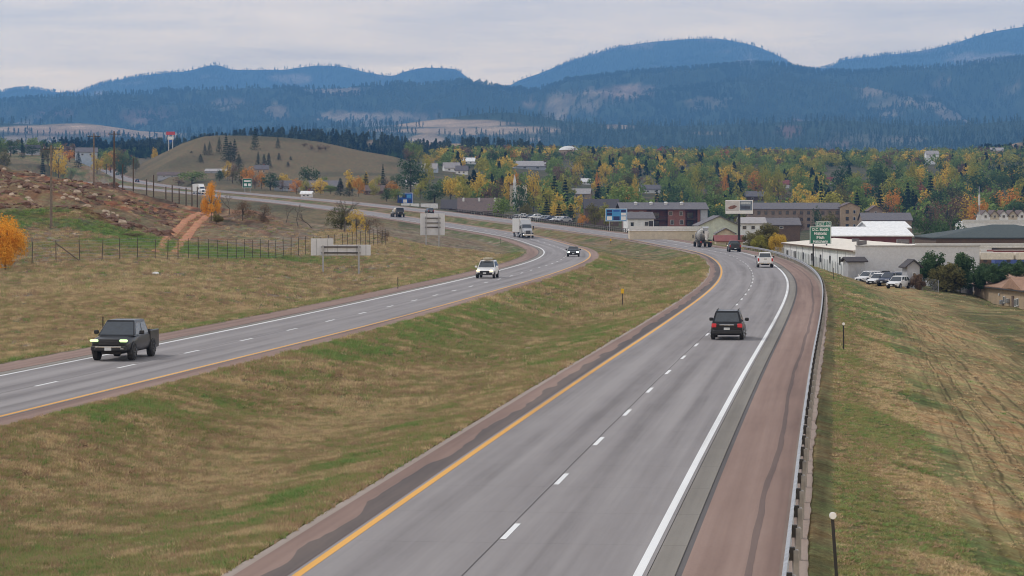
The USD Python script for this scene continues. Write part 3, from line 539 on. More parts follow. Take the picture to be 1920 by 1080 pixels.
def plant(x, y, h, wid, kind, label=None, group=None, z=None):
    shape = int(rng.integers(3)); z = hz(x, y) if z is None else z
    name = KINDN[kind][0]; k = (kind, shape)
    nominal = ((.17, .21, .25)[shape] + (.05 if kind == 'P' else 0)) * 2 if kind in 'SP' else (.40, .50, .34)[shape] * 2.15
    sx = wid / nominal; sc = (sx, sx, h); rz = float(rng.uniform(0, 6.28))
    if k not in TREE:
        t = thing(name, label, KINDN[kind][2], (x, y, z), rz, group, sc); TREE[k] = t.GetPath()
        crown, tr = tree_proto(kind, shape)
        usdkit.mesh(stage, str(t.GetPath()) + '/trunk', tr.arr(), BARK); usdkit.mesh(stage, str(t.GetPath()) + '/crown', crown, LEAF[kind]); pr = t
    else:
        pr = dup(TREE[k], name, label, KINDN[kind][2], (x, y, z), rz, group, sc)
    q = proj(np.array([x, y, z + h * .55])); PLANTED.append(dict(prim=pr, px=q[0], py=q[1], h=h, hp=h / y * FPX, wp=wid / y * FPX, kind=kind, y=y, label=label))
    return pr
def plant_top(px, top, wpx, Y, kind, label=None, hmin=2.0):
    """a tree at depth Y whose tip and spread are those in the photograph"""
    p = spot(px, Y); h = max(at(px, top, Y)[2] - p[2], hmin); plant(p[0], p[1], h, wpx / FPX * Y, kind, label, z=p[2])
def plant_base(px, base, top, wpx, kind, label=None):
    p = ground_at(px, base, 300)
    if p is None: return
    plant(p[0], p[1], (base - top) / FPX * p[1], wpx / FPX * p[1], kind, label, z=p[2] )
# the ones that stand out (px, tip row, width px, depth, kind)
NOTED = [
 (770, 289, 60, 1020, 'D'), (798, 291, 34, 1040, 'L'), (718, 309, 15, 1000, 'S'), (735, 339, 34, 930, 'O'), (672, 328, 28, 960, 'O'), (660, 313, 34, 1010, 'Y'), (686, 324, 20, 1000, 'S'), (580, 306, 44, 1100, 'D'), (601, 330, 42, 1010, 'Y'), (573, 334, 24, 1020, 'L'), (556, 333, 32, 1030, 'O'), (638, 334, 24, 975, 'S'), (655, 342, 26, 960, 'S'), (507, 323, 38, 1080, 'D'), (490, 320, 24, 1110, 'O'), (684, 317, 14, 1010, 'Y'), (940, 369, 46, 770, 'G'),
 (903, 318, 52, 1030, 'Y'), (868, 336, 44, 960, 'L'), (845, 330, 40, 980, 'Y'), (815, 343, 52, 930, 'D'), (788, 338, 36, 950, 'L'), (745, 352, 30, 900, 'G'), (725, 352, 26, 905, 'D'), (930, 330, 36, 1000, 'B'), (955, 322, 34, 1050, 'Y'), (975, 342, 40, 930, 'D'), (830, 300, 30, 1400, 'G'), (880, 305, 28, 1450, 'D'), (910, 298, 26, 1500, 'D'), (925, 296, 12, 1500, 'S'), (850, 290, 16, 1600, 'S'),
 (360, 319, 58, 1190, 'G'), (335, 328, 26, 1210, 'B'), (453, 312, 36, 1150, 'V'), (436, 305, 32, 1180, 'B'), (426, 297, 20, 1220, 'Y'), (467, 310, 30, 1130, 'O'), (412, 318, 22, 1200, 'D'), (478, 323, 26, 1110, 'B'), (530, 335, 22, 1070, 'B'), (620, 345, 26, 1000, 'G'), (700, 340, 28, 960, 'L'),
 (110, 266, 36, 1330, 'Y'), (90, 272, 28, 1350, 'V'), (182, 281, 30, 1330, 'Y'), (200, 284, 22, 1350, 'L'), (225, 276, 34, 1500, 'V'), (228, 290, 24, 1420, 'D'), (172, 268, 30, 1600, 'D'), (60, 272, 34, 1500, 'D'), (20, 262, 36, 1500, 'D'), (42, 268, 14, 1450, 'S'), (80, 288, 14, 1300, 'S'), (147, 285, 18, 1350, 'S'), (8, 275, 30, 1300, 'V'), (130, 280, 26, 1400, 'O'), (255, 288, 20, 1480, 'V'), (290, 276, 14, 1620, 'Y'),
 (1035, 266, 17, 1900, 'Y'), (1197, 271, 22, 1900, 'Y'), (1240, 277, 28, 1950, 'R'), (1221, 283, 16, 1950, 'R'), (1148, 280, 22, 1800, 'L'), (1170, 277, 26, 1800, 'V'), (1000, 318, 34, 1080, 'Y'), (966, 316, 26, 1100, 'O'), (1084, 296, 24, 1450, 'Y'), (1120, 316, 14, 1250, 'O'), (1190, 326, 16, 1180, 'Y'), (1262, 297, 40, 1300, 'G'), (1308, 308, 30, 1280, 'L'), (1135, 296, 30, 1450, 'Y'), (1365, 281, 34, 1900, 'R'), (1348, 284, 22, 1900, 'O'), (1400, 279, 30, 1900, 'L'), (1360, 320, 16, 1250, 'O'), (1435, 304, 40, 1280, 'L'), (1405, 292, 34, 1500, 'G'), (1050, 306, 30, 1350, 'B'), (1040, 331, 24, 1080, 'S'), (1060, 338, 22, 1060, 'S'), (1122, 345, 20, 1050, 'S'), (1140, 350, 18, 1040, 'S'), (1175, 357, 30, 1000, 'O'), (1252, 353, 18, 1080, 'Y'), (1278, 358, 12, 1080, 'Y'), (1300, 348, 44, 1100, 'G'), (1340, 340, 40, 1120, 'V'), (1115, 376, 40, 690, 'V'), (1092, 399, 24, 655, 'O'), (1135, 381, 26, 700, 'L'), (1345, 386, 40, 860, 'D'), (1232, 357, 22, 1040, 'S'), (1025, 376, 30, 830, 'S'), (1048, 383, 26, 800, 'S'), (1070, 384, 26, 790, 'S'), (985, 378, 26, 850, 'V'), (1040, 372, 30, 860, 'Y'),
 (1640, 275, 28, 2000, 'L'), (1765, 304, 38, 1350, 'Y'), (1785, 308, 30, 1360, 'L'), (1826, 297, 38, 1380, 'L'), (1655, 294, 84, 1250, 'D'), (1707, 296, 34, 1300, 'L'), (1468, 276, 28, 1900, 'Y'), (1496, 274, 20, 1950, 'G'), (1540, 278, 22, 1950, 'Y'), (1460, 308, 40, 1280, 'L'), (1500, 300, 40, 1350, 'G'), (1676, 350, 34, 1080, 'O'), (1702, 344, 24, 1060, 'S'), (1650, 352, 24, 1060, 'S'), (1712, 358, 20, 1040, 'S'), (1780, 362, 90, 980, 'B'), (1745, 372, 50, 960, 'B'), (1838, 365, 46, 960, 'O'), (1812, 362, 34, 990, 'Y'), (1892, 350, 60, 1080, 'O'), (1865, 362, 34, 1060, 'D'), (1900, 300, 54, 1380, 'D'), (1870, 312, 44, 1330, 'D'), (1745, 330, 26, 1200, 'S'), (1580, 300, 44, 1300, 'D'), (1610, 345, 34, 1100, 'G'), (1575, 340, 40, 1120, 'V'), (1490, 352, 34, 1120, 'Y'), (1540, 345, 22, 1100, 'S'), (1470, 345, 36, 1150, 'B'), (1440, 350, 30, 1150, 'L'),
 (1738, 396, 64, 640, 'D'), (1786, 402, 44, 650, 'D'), (1764, 412, 40, 630, 'D'), (1531, 383, 22, 900, 'D'), (1556, 393, 34, 860, 'V'), (1500, 388, 20, 900, 'B')]
BIGN = []
for a in NOTED + BIGN: plant_top(*a)
for a in [(478, 281, 239, 20, 'P'), (440, 300, 262, 20, 'P'), (424, 302, 254, 24, 'P'), (411, 288, 258, 16, 'P'), (432, 304, 266, 22, 'P'), (393, 290, 266, 15, 'P'), (384, 291, 269, 11, 'P'), (376, 305, 289, 15, 'S'), (521, 278, 258, 14, 'P'), (523, 300, 287, 10, 'S'), (495, 314, 289, 14, 'S'), (504, 315, 287, 14, 'S'), (484, 312, 285, 12, 'S'), (540, 312, 303, 9, 'S'), (359, 287, 283, 8, 'S'), (448, 318, 290, 22, 'P'), (545, 300, 293, 7, 'S')]: plant_base(*a)
# the rest of the town's trees
_kinds = list('GDLYOBSVR'); _kw = np.array([.24, .17, .25, .13, .03, .08, .04, .05, .01])
KEEPOUT = []      # (px0, px1, py0, py1, depth): sight lines to buildings that the photograph shows unobstructed
def fill_trees(n, px0, px1, Y0, Y1, seed, hr=(7, 14)):
    r = np.random.default_rng(seed); k = 0; tries = 0
    while k < n and tries < 4000:
        tries += 1
        px, Y = r.uniform(px0, px1), math.exp(r.uniform(math.log(Y0), math.log(Y1))); h = r.uniform(*hr); kind = r.choice(_kinds, p=_kw)
        x = (px - 960) / FPX * Y; q = hz(x, Y); top = HOR + FPX * (CAMH - q - h) / Y; bot = HOR + FPX * (CAMH - q) / Y
        if any(a - 8 < px < b + 8 and Y < d + 12 and bot > c and top < e for a, b, c, e, d in KEEPOUT): continue
        if any(abs(px - t['px']) < .3 * t['wp'] and abs(Y - t['y']) < 25 for t in PLANTED): continue
        w = h * r.uniform(.75, 1.15) if kind not in 'S' else h * r.uniform(.34, .45)
        plant(x, Y, h, w, kind, z=q); k += 1
# ---------------------------------------------------------------- buildings
WALLC = {'white': (.76, .76, .76), 'cream': (.55, .48, .37), 'tan': (.40, .30, .20), 'grey': (.40, .41, .44), 'brick': (.28, .11, .085), 'sage': (.50, .54, .46), 'brown': (.13, .085, .06), 'paleblue': (.42, .48, .56), 'darkred': (.15, .05, .05), 'buff': (.26, .195, .15)}
ROOFC = {'grey': (.135, .125, .135), 'brown': (.12, .085, .075), 'white': (.78, .78, .78), 'dark': (.055, .048, .052), 'green': (.045, .060, .058), 'tan': (.30, .175, .115), 'red': (.22, .07, .065), 'pale': (.34, .32, .32), 'cream': (.70, .64, .56)}
_mc = {}
def wallm(c):
    if ('w', c) not in _mc: _mc['w', c] = pm(f'{c}_wall', WALLC[c], .85, var=.12, scale=1.2)
    return _mc['w', c]
def roofm(c):
    if ('r', c) not in _mc: _mc['r', c] = pm(f'{c}_roofing', ROOFC[c], .8, var=.16, scale=1.6)
    return _mc['r', c]
GLASSD = pm('dark_window_glass', (.018, .020, .024), .12, var=.2, scale=1, spec=.7)
TRIMW = pm('white_trim', (.62, .62, .61), .6, var=.06)
DARKT = pm('dark_trim', (.05, .045, .045), .7, var=.15)
BRICK = usdkit.material(stage, look('red_brick'), {'tc': ('texture_coordinate', {}), 'mp': ('mapping', {'rotation': (math.pi / 2, 0, 0)}), 'bt': ('brick_texture', {'color1': (.30, .115, .085), 'color2': (.22, .085, .065), 'mortar': (.20, .15, .13), 'scale': 3.0, 'mortar_size': .012}), 'p': ('principled_bsdf', {'roughness': .9})}, [('tc.object', 'mp.vector'), ('mp.vector', 'bt.vector'), ('bt.color', 'p.base_color')], surface='p.BSDF')
STEEL = pm('galvanised_steel', (.36, .37, .39), .5, metallic=.7, var=.12)
def window(parent, c, w, h, face='y', frame=TRIMW, sub=True, glass=GLASSD):
    """an opening on the front (y) or left (x) wall: frame with a pane"""
    m = MB(); t = min(.09, .14 * w)
    S = (lambda a, b, k: (a, k, b)) if face == 'y' else (lambda a, b, k: (k, a, b))
    for dx, dz, ww, hh in ((0, h / 2 - t / 2, w, t), (0, -h / 2 + t / 2, w, t), (-w / 2 + t / 2, 0, t, h - 2 * t), (w / 2 - t / 2, 0, t, h - 2 * t)):
        o = S(dx, dz, 0); m.box(np.array(c) + np.array(o), S(ww, hh, .14))
    fr = m.build('window', frame, parent)
    MB().box(c, S(w - 2 * t, h - 2 * t, .06)).build('pane', glass, fr)
    return fr
def gable_roof(w, d, h, rise, ov=.4, th=.18, along='x'):
    """two pitched slabs; the ridge runs along x (front eave) or y (gable to the front)"""
    m = MB(); W, D = (w, d) if along == 'x' else (d, w); sl = rise / (D / 2)
    prof = [(-D / 2 - ov, h - ov * sl), (0, h + rise), (D / 2 + ov, h - ov * sl), (D / 2 + ov, h - ov * sl + th), (0, h + rise + th * 1.1), (-D / 2 - ov, h - ov * sl + th)]
    m.prism(prof, -W / 2 - ov, W / 2 + ov, axis='x' if along == 'x' else 'y'); return m
def hip_roof(w, d, h, rise, ov=.45, inset=None, th=.16):
    a, b = w / 2 + ov, d / 2 + ov; i = min(b, a) if inset is None else inset; r = max(a - i, .05)
    return MB().hull([(-a, -b, h - .05), (a, -b, h - .05), (a, b, h - .05), (-a, b, h - .05), (-a, -b, h + th), (a, -b, h + th), (a, b, h + th), (-a, b, h + th), (-r, 0, h + rise), (r, 0, h + rise)])
def house(loc, rz, w, d, h, rise, wall, roof, kind='gable', label=None, name='house', cat='house', group=None, wins=None, door=None, chimney=False, found=1.5, along='x', windows_left=(), garage=None, wallmat=None, vents=0):
    t = thing(name, label, cat, loc, rz, group)
    wm = wallmat or wallm(wall); m = MB().box((0, 0, (h - found) / 2), (w, d, h + found))
    if kind == 'gable':
        if along == 'x': m.prism([(-d / 2, h), (d / 2, h), (0, h + rise)], -w / 2, w / 2, axis='x')
        else: m.prism([(-w / 2, h), (w / 2, h), (0, h + rise)], -d / 2, d / 2, axis='y')
    m.build('wall', wm, t)
    if kind == 'gable': r = gable_roof(w, d, h + .02, rise, along=along).build('roof', roofm(roof), t)
    elif kind == 'hip': r = hip_roof(w, d, h + .02, rise).build('roof', roofm(roof), t)
    else:
        mm = MB().box((0, 0, h + .15), (w + .3, d + .3, .3)); r = mm.build('roof', roofm(roof), t)
        if rise: MB().box((0, -d / 2 - .16, h + .3 + rise / 2), (w + .3, .14, rise)).build('parapet', TRIMW, r)
    for x, z, ww, hh in (wins if wins is not None else [(-w * .28, h * .55, 1.3, 1.2), (w * .25, h * .55, 1.5, 1.2)]): window(t, (x, -d / 2 - .05, z), ww, hh)
    for y, z, ww, hh in windows_left: window(t, (-w / 2 - .05, y, z), ww, hh, 'x')
    if door is not None: MB().box((door, -d / 2 - .06, 1.05), (1.0, .12, 2.1)).build('door', DARKT, t)
    if garage is not None:
        g = MB().box((garage, -d / 2 - .05, 1.25), (3.0, .1, 2.5)).build('garage_door', TRIMW, t)
    if chimney: MB().box((w * .2, .3, h + rise * .8 + .4), (.7, .7, 1.6)).build('chimney', BRICK, r)
    for k in range(vents): MB().cyl((-w * .38 + k * w * .76 / max(vents - 1, 1), -d * .12, h + rise * .55), (-w * .38 + k * w * .76 / max(vents - 1, 1), -d * .12, h + rise * .9 + .7), .42, .3, 10).build('roof_vent', TRIMW, r)
    return t
def house_px(px, base, Y, wpx, hpx, rpx, **k):
    """a building whose front, in the photograph, is wpx wide, its wall hpx and roof rpx tall, at depth Y"""
    s = Y / FPX; p = at(px, base, Y); z = p[2]
    k.setdefault('d', 9.0); k.setdefault('rz', 0.0)
    loc = (p[0], Y + k['d'] / 2, z); g = hz(p[0], Y)
    k['found'] = max(1.5, z - g + 1.5)
    return house(loc, k.pop('rz'), wpx * s, k.pop('d'), hpx * s, rpx * s, **k)
LAND = []    # landmarks for describing what stands near: (px, py, text)
# --- brick apartments with recessed balconies
def brick_flats():
    Y = 880.0; s = Y / FPX; p = at(1243, 427, Y); g = hz(p[0], Y); b = p[2] - g + 2
    t = thing('apartment_building', 'red brick apartment block with recessed balconies and round white roof vents', 'building', (p[0], Y + 7, p[2]), .06)
    W, H = 28.3, 6.4
    X = lambda px: (px - 1243) * s
    m = MB()
    bays = [(1210, 1250), (1283, 1306)]; edges = [1168, *[v for q in bays for v in q], 1311]
    m.box((0, 1.6, (H - b) / 2), (W - 2, 10.0, H + b))
    for a, c in zip(edges[0::2], edges[1::2]): m.box(((X(a) + X(c)) / 2, -5.2, (H - b) / 2), (X(c) - X(a), 3.6, H + b))
    m.build('wall', BRICK, t)
    MB().box((X(1318), -1.0, (H - b) / 2), (2.4, 13, H + b)).build('stair_tower', wallm('grey'), t)
    r = gable_roof(W + 1, 15, H, 2.1, ov=.7).build('roof', roofm('grey'), t)
    for px in (1192, 1221, 1249, 1279):
        MB().cyl((X(px), -2.5, H + 1.2), (X(px), -2.5, H + 2.1), .6, .55, 12).cyl((X(px), -2.5, H + 2.1), (X(px), -2.5, H + 2.5), .75, .35, 12).build('roof_vent', TRIMW, r)
    for a, c in bays:
        for z in (2.9, .1):
            f = MB().box(((X(a) + X(c)) / 2, -5.2, z), (X(c) - X(a) - .02, 3.5, .22)).build('balcony', wallm('brown'), t)
            rail = MB().box(((X(a) + X(c)) / 2, -6.9, z + 1.0), (X(c) - X(a) - .04, .08, .1))
            for k in range(int((X(c) - X(a)) / .45)): rail.box((X(a) + .2 + k * .45, -6.9, z + .55), (.05, .05, .85))
            rail.build('railing', DARKT, f)
            window(t, ((X(a) + X(c)) / 2, -3.46, z + 1.3), 2.2, 2.0, frame=DARKT)
    for px, z, w, h in ((1180, 4.9, 1.2, 1.3), (1200, 4.9, 1.4, 1.4), (1255, 4.9, 1.3, 1.3), (1275, 4.9, 1.2, 1.5), (1258, 1.9, 1.3, 1.6), (1276, 1.9, 1.3, 1.6), (1184, 1.9, 1.4, 1.4)):
        window(t, (X(px), -7.04, z), w, h)
    LAND.append((1243, 400, 'the brick apartment block'))
brick_flats()
# --- long tan apartments
def tan_flats():
    Y = 1010.0; s = Y / FPX; p = at(1490, 431, Y); b = p[2] - hz(p[0], Y) + 2
    t = thing('apartment_building', 'long three-storey tan apartment building with grey roof and gabled end wing', 'building', (p[0], Y + 7, p[2]), 0)
    X = lambda px: (px - 1490) * s
    W = X(1576) - X(1404); cx = (X(1576) + X(1404)) / 2; H = 8.2
    MB().box((cx, 0, (H - b) / 2), (W, 12, H + b)).build('wall', wallm('buff'), t)
    gable_roof(W, 12, H, 2.3).xf(np.array([[1, 0, 0, cx], [0, 1, 0, 0], [0, 0, 1, 0], [0, 0, 0, 1.0]])).build('roof', roofm('grey'), t)
    gx, gw = X(1593), X(1611) - X(1575); H2 = 9.0
    MB().box((gx, -1.5, (H2 - b) / 2), (gw, 15, H2 + b)).prism([(gx - gw / 2, H2), (gx + gw / 2, H2), (gx, H2 + 1.6)], -9, 6, axis='y').build('end_wing', wallm('tan'), t)
    gable_roof(gw, 15, H2 + .02, 1.6, along='y').xf(np.array([[1, 0, 0, gx], [0, 1, 0, -1.5], [0, 0, 1, 0], [0, 0, 0, 1.0]])).build('roof', roofm('brown'), t)
    for k in range(13):
        x = X(1410) + k * (X(1570) - X(1410)) / 12
        for z in (1.6, 4.2, 6.7): window(t, (x, -6.05, z), 1.15, 1.3, frame=DARKT)
    for z in (1.6, 4.4, 7.1): window(t, (gx - 1.2, -9.05, z), 1.2, 1.4, frame=DARKT); window(t, (gx + 1.6, -9.05, z), 1.0, 1.4)
    LAND.append((1520, 405, 'the long tan apartment building'))
tan_flats()
# --- white metal works beside the curve: long window wall towards the road, grey end wall towards the camera
def works():
    A, B = np.array([46.6, 441.0]), np.array([48.7, 364.0]); zb, ze = -3.4, 1.5; L = np.linalg.norm(A - B)
    yaw = math.atan2(*(A - B)) * -1; mid = (A + B) / 2
    t = thing('workshop_building', 'long white metal workshop with a row of small dark windows and a flat pale roof', 'building', (mid[0], mid[1], zb), yaw)
    W, H = 17.5, ze - zb
    MB().box((W / 2, 0, H / 2 - 1), (W, L, H + 2)).build('wall', wallm('white'), t)
    r = MB().prism([(-.4, H), (W + .4, H), (W + .4, H + .2), (W / 2, H + 1.0), (-.4, H + .2)], -L / 2 + .4, L / 2 + .3, axis='y').build('roof', roofm('cream'), t)
    MB().box((-.43, 0, H + .06), (.06, L - .5, .22)).build('gutter', wallm('brown'), t)
    for k in range(7): window(t, (-.04, L / 2 - 5 - k * 9.6, H - 1.6), 1.0, 1.15, 'x', frame=DARKT)
    for k in range(10): MB().box((-.03, L / 2 - 1.0 - k * 7.4, H / 2), (.05, .12, H - .3)).build('panel_joint', wallm('grey'), t)
    e = MB().box((W / 2, -L / 2 - .1, (H + .8) / 2 - 1), (W + .1, .25, H + 2.8)).build('end_wall', pm('pale_metal_siding', (.56, .57, .60), .6, var=.08), t)
    MB().box((W / 2, -L / 2 - .16, H + .86), (W + .3, .4, .12)).build('parapet', STEEL, t)
    d = MB().box((9.0, -L / 2 - .26, 1.6), (2.6, .08, 3.4)).build('garage_door', wallm('white'), t); MB().box((9.0, -L / 2 - .27, 3.36), (2.9, .12, .16)).build('frame', DARKT, d)
    for x, y, w in ((4.5, -16, 1.4), (9.2, -26, .9), (7, 5, 1.1), (12.5, -6, 1.8)): MB().bb((x, y, H + .95), (w, w * .8, .7), .05).build('roof_unit', pm(f'roof_unit_{int(x*10)}', (.12, .11, .11), .7), r)
    LAND.append((1540, 475, 'the white workshop'))
works()
house_px(1633, 449, 520, 158, 6, 15, d=26, wall='darkred', roof='white', rz=-.02, label='broad white metal roofed store standing behind the workshop', name='store_building', cat='building', wins=[], found=3)
house_px(1668, 432, 600, 76, 4, 11, d=20, wall='grey', roof='white', label='smaller white roofed metal building behind the broad white roof', name='store_building', cat='building', wins=[])
house_px(1582, 440, 610, 50, 4, 6, d=12, wall='darkred', roof='white', label='low white roofed shed left of the exit sign posts', name='store_building', cat='building', wins=[])
house_px(1905, 452, 560, 300, 5, 25, d=30, kind='hip', wall='brown', roof='green', label='large dark green hip roofed hall at the right edge', name='hall_building', cat='building', wins=[])
house_px(1842, 476, 445, 250, 12, 5, d=22, kind='flat', wall='white', roof='white', label='flat roofed pale warehouse behind the dark shrubs', name='warehouse', cat='building', wins=[(-9, .8, 3, 1), (4.5, .7, 6, .9), (10, .7, 2.5, .9)])
house_px(1826, 485, 410, 66, 9, 1, d=6, kind='flat', wall='brown', roof='dark', label='long low dark shed in front of the pale warehouse', name='shed', cat='shed', wins=[])
house_px(1905, 480, 425, 80, 7, 1, d=6, kind='flat', wall='white', roof='red', wallmat=pm('blue_band_wall', (.06, .10, .32), .6), label='low shed with a blue front at the right edge', name='shed', cat='shed', wins=[(-2, .3, 3, .3)])
house_px(1880, 420, 720, 150, 3, 3, d=12, kind='flat', wall='white', roof='white', label='very long white roof beyond the dark green hall', name='store_building', cat='building', wins=[])
for k in range(6):
    house_px(1848 + k * 17, 413, 820, 17, 9, 9, d=9, along='y', wall='white' if k % 2 == 0 else 'cream', roof='brown', label=None, name='town_house', group='row of gabled town houses', wins=[(0, 1.2, .9, 1)])
# trailers parked before the warehouse
for k, (a, b) in enumerate(((1818, 1832), (1836, 1898), (1902, 1950))):
    Y = 395.0; s = Y / FPX; p = at((a + b) / 2, 491, Y)
    t = thing('box_trailer', ('short cream box trailer, left end of the row before the warehouse', 'longest cream box trailer in front of the warehouse', 'cream box trailer cut by the right picture edge')[k], 'trailer', p, 0)
    L = (b - a) * s; MB().bb((0, 0, .9), (L, 2.3, 1.1), .06).build('body', pm(f'trailer_side_{k}', (.70, .64, .55), .5), t)
    for x in (-L * .35, L * .35): MB().cyl((x, -1.1, .2), (x, -.9, .2), .32, n=12).build('wheel', DARKT, t)
# --- tan hip-roofed building at the right edge
def tan_hip():
    p0, p1 = at(1825, 559.5, 352), at(1962, 592, 318); d = p1 - p0; L = np.linalg.norm(d[:2]); yaw = math.atan2(d[1], d[0]); c = (p0 + p1) / 2
    n = np.array([-math.sin(yaw), math.cos(yaw)]); c[:2] += n * 5.5; c[2] = p1[2]
    t = thing('office_building', 'tan walled building with brown hip roof beside the mown bank', 'building', c, yaw)
    H = 2.75
    MB().box((0, 0, H / 2 - 1), (L, 11, H + 2)).build('wall', wallm('tan'), t)
    r = hip_roof(L, 11, H, 2.2, inset=5).build('roof', roofm('tan'), t)
    MB().hull([(-1.6, -5.9, H + .1), (7.5, -5.9, H + .1), (2.9, -6.1, H + .2), (-1.6, -5.9, H - .05), (7.5, -5.9, H - .05), (2.9, -.5, H + 2.0), (2.9, -6.0, H + 1.55)]).build('front_gable', roofm('tan'), r)
    MB().box((0, -5.98, H - .02), (L + .9, .1, .16)).build('gutter', DARKT, t)
    MB().bb((-1.0, -2.6, H + 1.2), (.6, .6, .7), .05).build('roof_unit', STEEL, r)
    MB().cyl((1.6, -2.2, H + 1.0), (1.6, -2.2, H + 1.9), .12, n=8).build('vent_pipe', TRIMW, r)
    for x, z, w, h in ((-1.6, 1.3, .8, .9), (-.2, 1.2, .5, .5), (3.6, 1.1, .9, 1.0), (4.6, 1.2, .9, 1.0)): window(t, (x, -5.55, z), w, h)
    for x, z in ((-2.4, .95), (.55, 1.25)): MB().bb((x, -5.7, z), (.75, .4, .55), .04).build('wall_unit', STEEL, t)
    MB().box((2.4, -5.56, .95), (.95, .1, 2.0)).build('door', wallm('brown'), t)
    MB().bb((-3.9, -5.6, 1.9), (.3, .16, .35), .04).build('wall_lamp', TRIMW, t)
    LAND.append((1870, 545, 'the tan hip roofed building'))
tan_hip()
# plank fence left of it
def plank_fence():
    p0, p1 = at(1788, 551, 356), at(1824, 557, 350)
    d = p1 - p0; L = np.linalg.norm(d); yaw = math.atan2(d[1], d[0]); t = thing('plank_fence', 'weathered grey plank fence at the corner of the tan building', 'fence', p0, yaw)
    M1 = pm('weathered_planks', (.15, .14, .145), .9, var=.3, scale=4)
    n = int(L / .17)
    for k in range(n): MB().box(((k + .5) * L / n, 0, .75), (L / n - .02, .03, 1.55 + .06 * math.sin(k * 2.3))).build('plank', M1, t)
    for z in (.4, 1.2): MB().box((L / 2, .05, z), (L, .05, .09)).build('rail', M1, t)
plank_fence()
# --- motel strip along the curve
house_px(1247, 453, 545, 132, 20, 6, d=8, kind='flat', wall='cream', roof='white', label='long low cream building with flat white roof behind the curve', name='motel_building', cat='building', wins=[], found=3)
house_px(1349, 449, 575, 74, 26, 17, d=18, along='y', wall='sage', roof='grey', label='pale green gabled building left of the billboard', name='gabled_building', cat='building', wins=[(1.2, 1.5, 1.0, 1.0)])
house_px(1361, 447, 552, 34, 9, 9, d=4, along='y', wall='cream', roof='grey', label='small cream gable in front of the pale green building', name='porch_building', cat='building', wins=[(0, .5, .6, .6)])
house_px(1368, 455, 540, 50, 3, 9, d=5, wall='cream', roof='red', label='low red roofed shed at the foot of the billboard', name='shed', cat='shed', wins=[])
house_px(1412, 437, 600, 46, 18, 10, d=9, wall='white', roof='pale', label='white walled shop with pale roof right of the billboard pole', name='shop_building', cat='building', wins=[(-2, 1.3, 1, .9), (0, 1.3, 1, .9), (2, 1.3, 1, .9)])
house_px(1198, 430, 650, 50, 20, 11, d=8, rz=.12, wall='white', roof='grey', label='pale sided house with white porch beside the blue sign', name='house', wins=[(-2.2, 1.3, .9, 1.1), (1.5, 1.4, 1.1, 1.2)], door=2.6)
house_px(1465, 432, 700, 70, 10, 12, d=11, wall='brown', roof='grey', label='grey roofed low house left of the green exit sign', name='house', wins=[(0, .8, 1, .7)])
house_px(1664, 421, 900, 92, 8, 13, d=12, wall='buff', roof='grey', kind='gable', label='broad house with grey roof right of the long tan apartments', name='house', wins=[(-5, .8, 1.2, .9), (2, .8, 1.2, .9)])
house_px(1642, 403, 980, 26, 8, 9, d=9, along='y', wall='buff', roof='brown', label='brown gabled house behind the broad grey roof', name='house', wins=[(0, .9, .9, .9)])
house_px(1128, 397, 940, 64, 6, 17, d=12, wall='brown', roof='dark', label='house with large dark roof behind the brick apartments', name='house', wins=[])
# --- brown roofed lodge and white roofs left of it
house_px(898, 405, 860, 78, 9, 24, d=16, wall='brown', roof='brown', label='wide brown roofed lodge beyond the far carriageway', name='lodge_building', cat='building', wins=[(-5, .9, 1.2, .9), (-2, .9, 1.2, .9), (1, .9, 1.2, .9), (4, .9, 1.2, .9)], vents=3)
house_px(850, 399, 880, 44, 8, 16, d=12, wall='brown', roof='dark', label='lower dark roofed wing left of the brown lodge', name='lodge_building', cat='building', wins=[(-2, .8, 1, .8)])
house_px(700, 381, 960, 76, 5, 5, d=10, kind='flat', wall='white', roof='white', rz=-.06, label='long white flat roofed shed beside the far carriageway', name='shed', cat='shed', wins=[])
for k, px in enumerate((760, 778, 797, 813)):
    Y = 880.0; p = at(px, 394, Y)
    t = thing('box_trailer', None, 'trailer', (p[0], p[1], p[2]), 0, 'white trailers parked beyond the far carriageway')
    tag(t, ('leftmost', 'second from left', 'third from left', 'rightmost')[k] + ' white box trailer in the row below the left blue logo sign'); L = 2.9
    MB().bb((0, 0, 1.35), (L, 2.2, 1.7), .08).build('body', pm(f'white_trailer_{k}', (.72, .72, .73), .4), t)
    for x in (-.9, .9): MB().cyl((x, -1.1, .3), (x, -.9, .3), .33, n=10).build('wheel', DARKT, t)
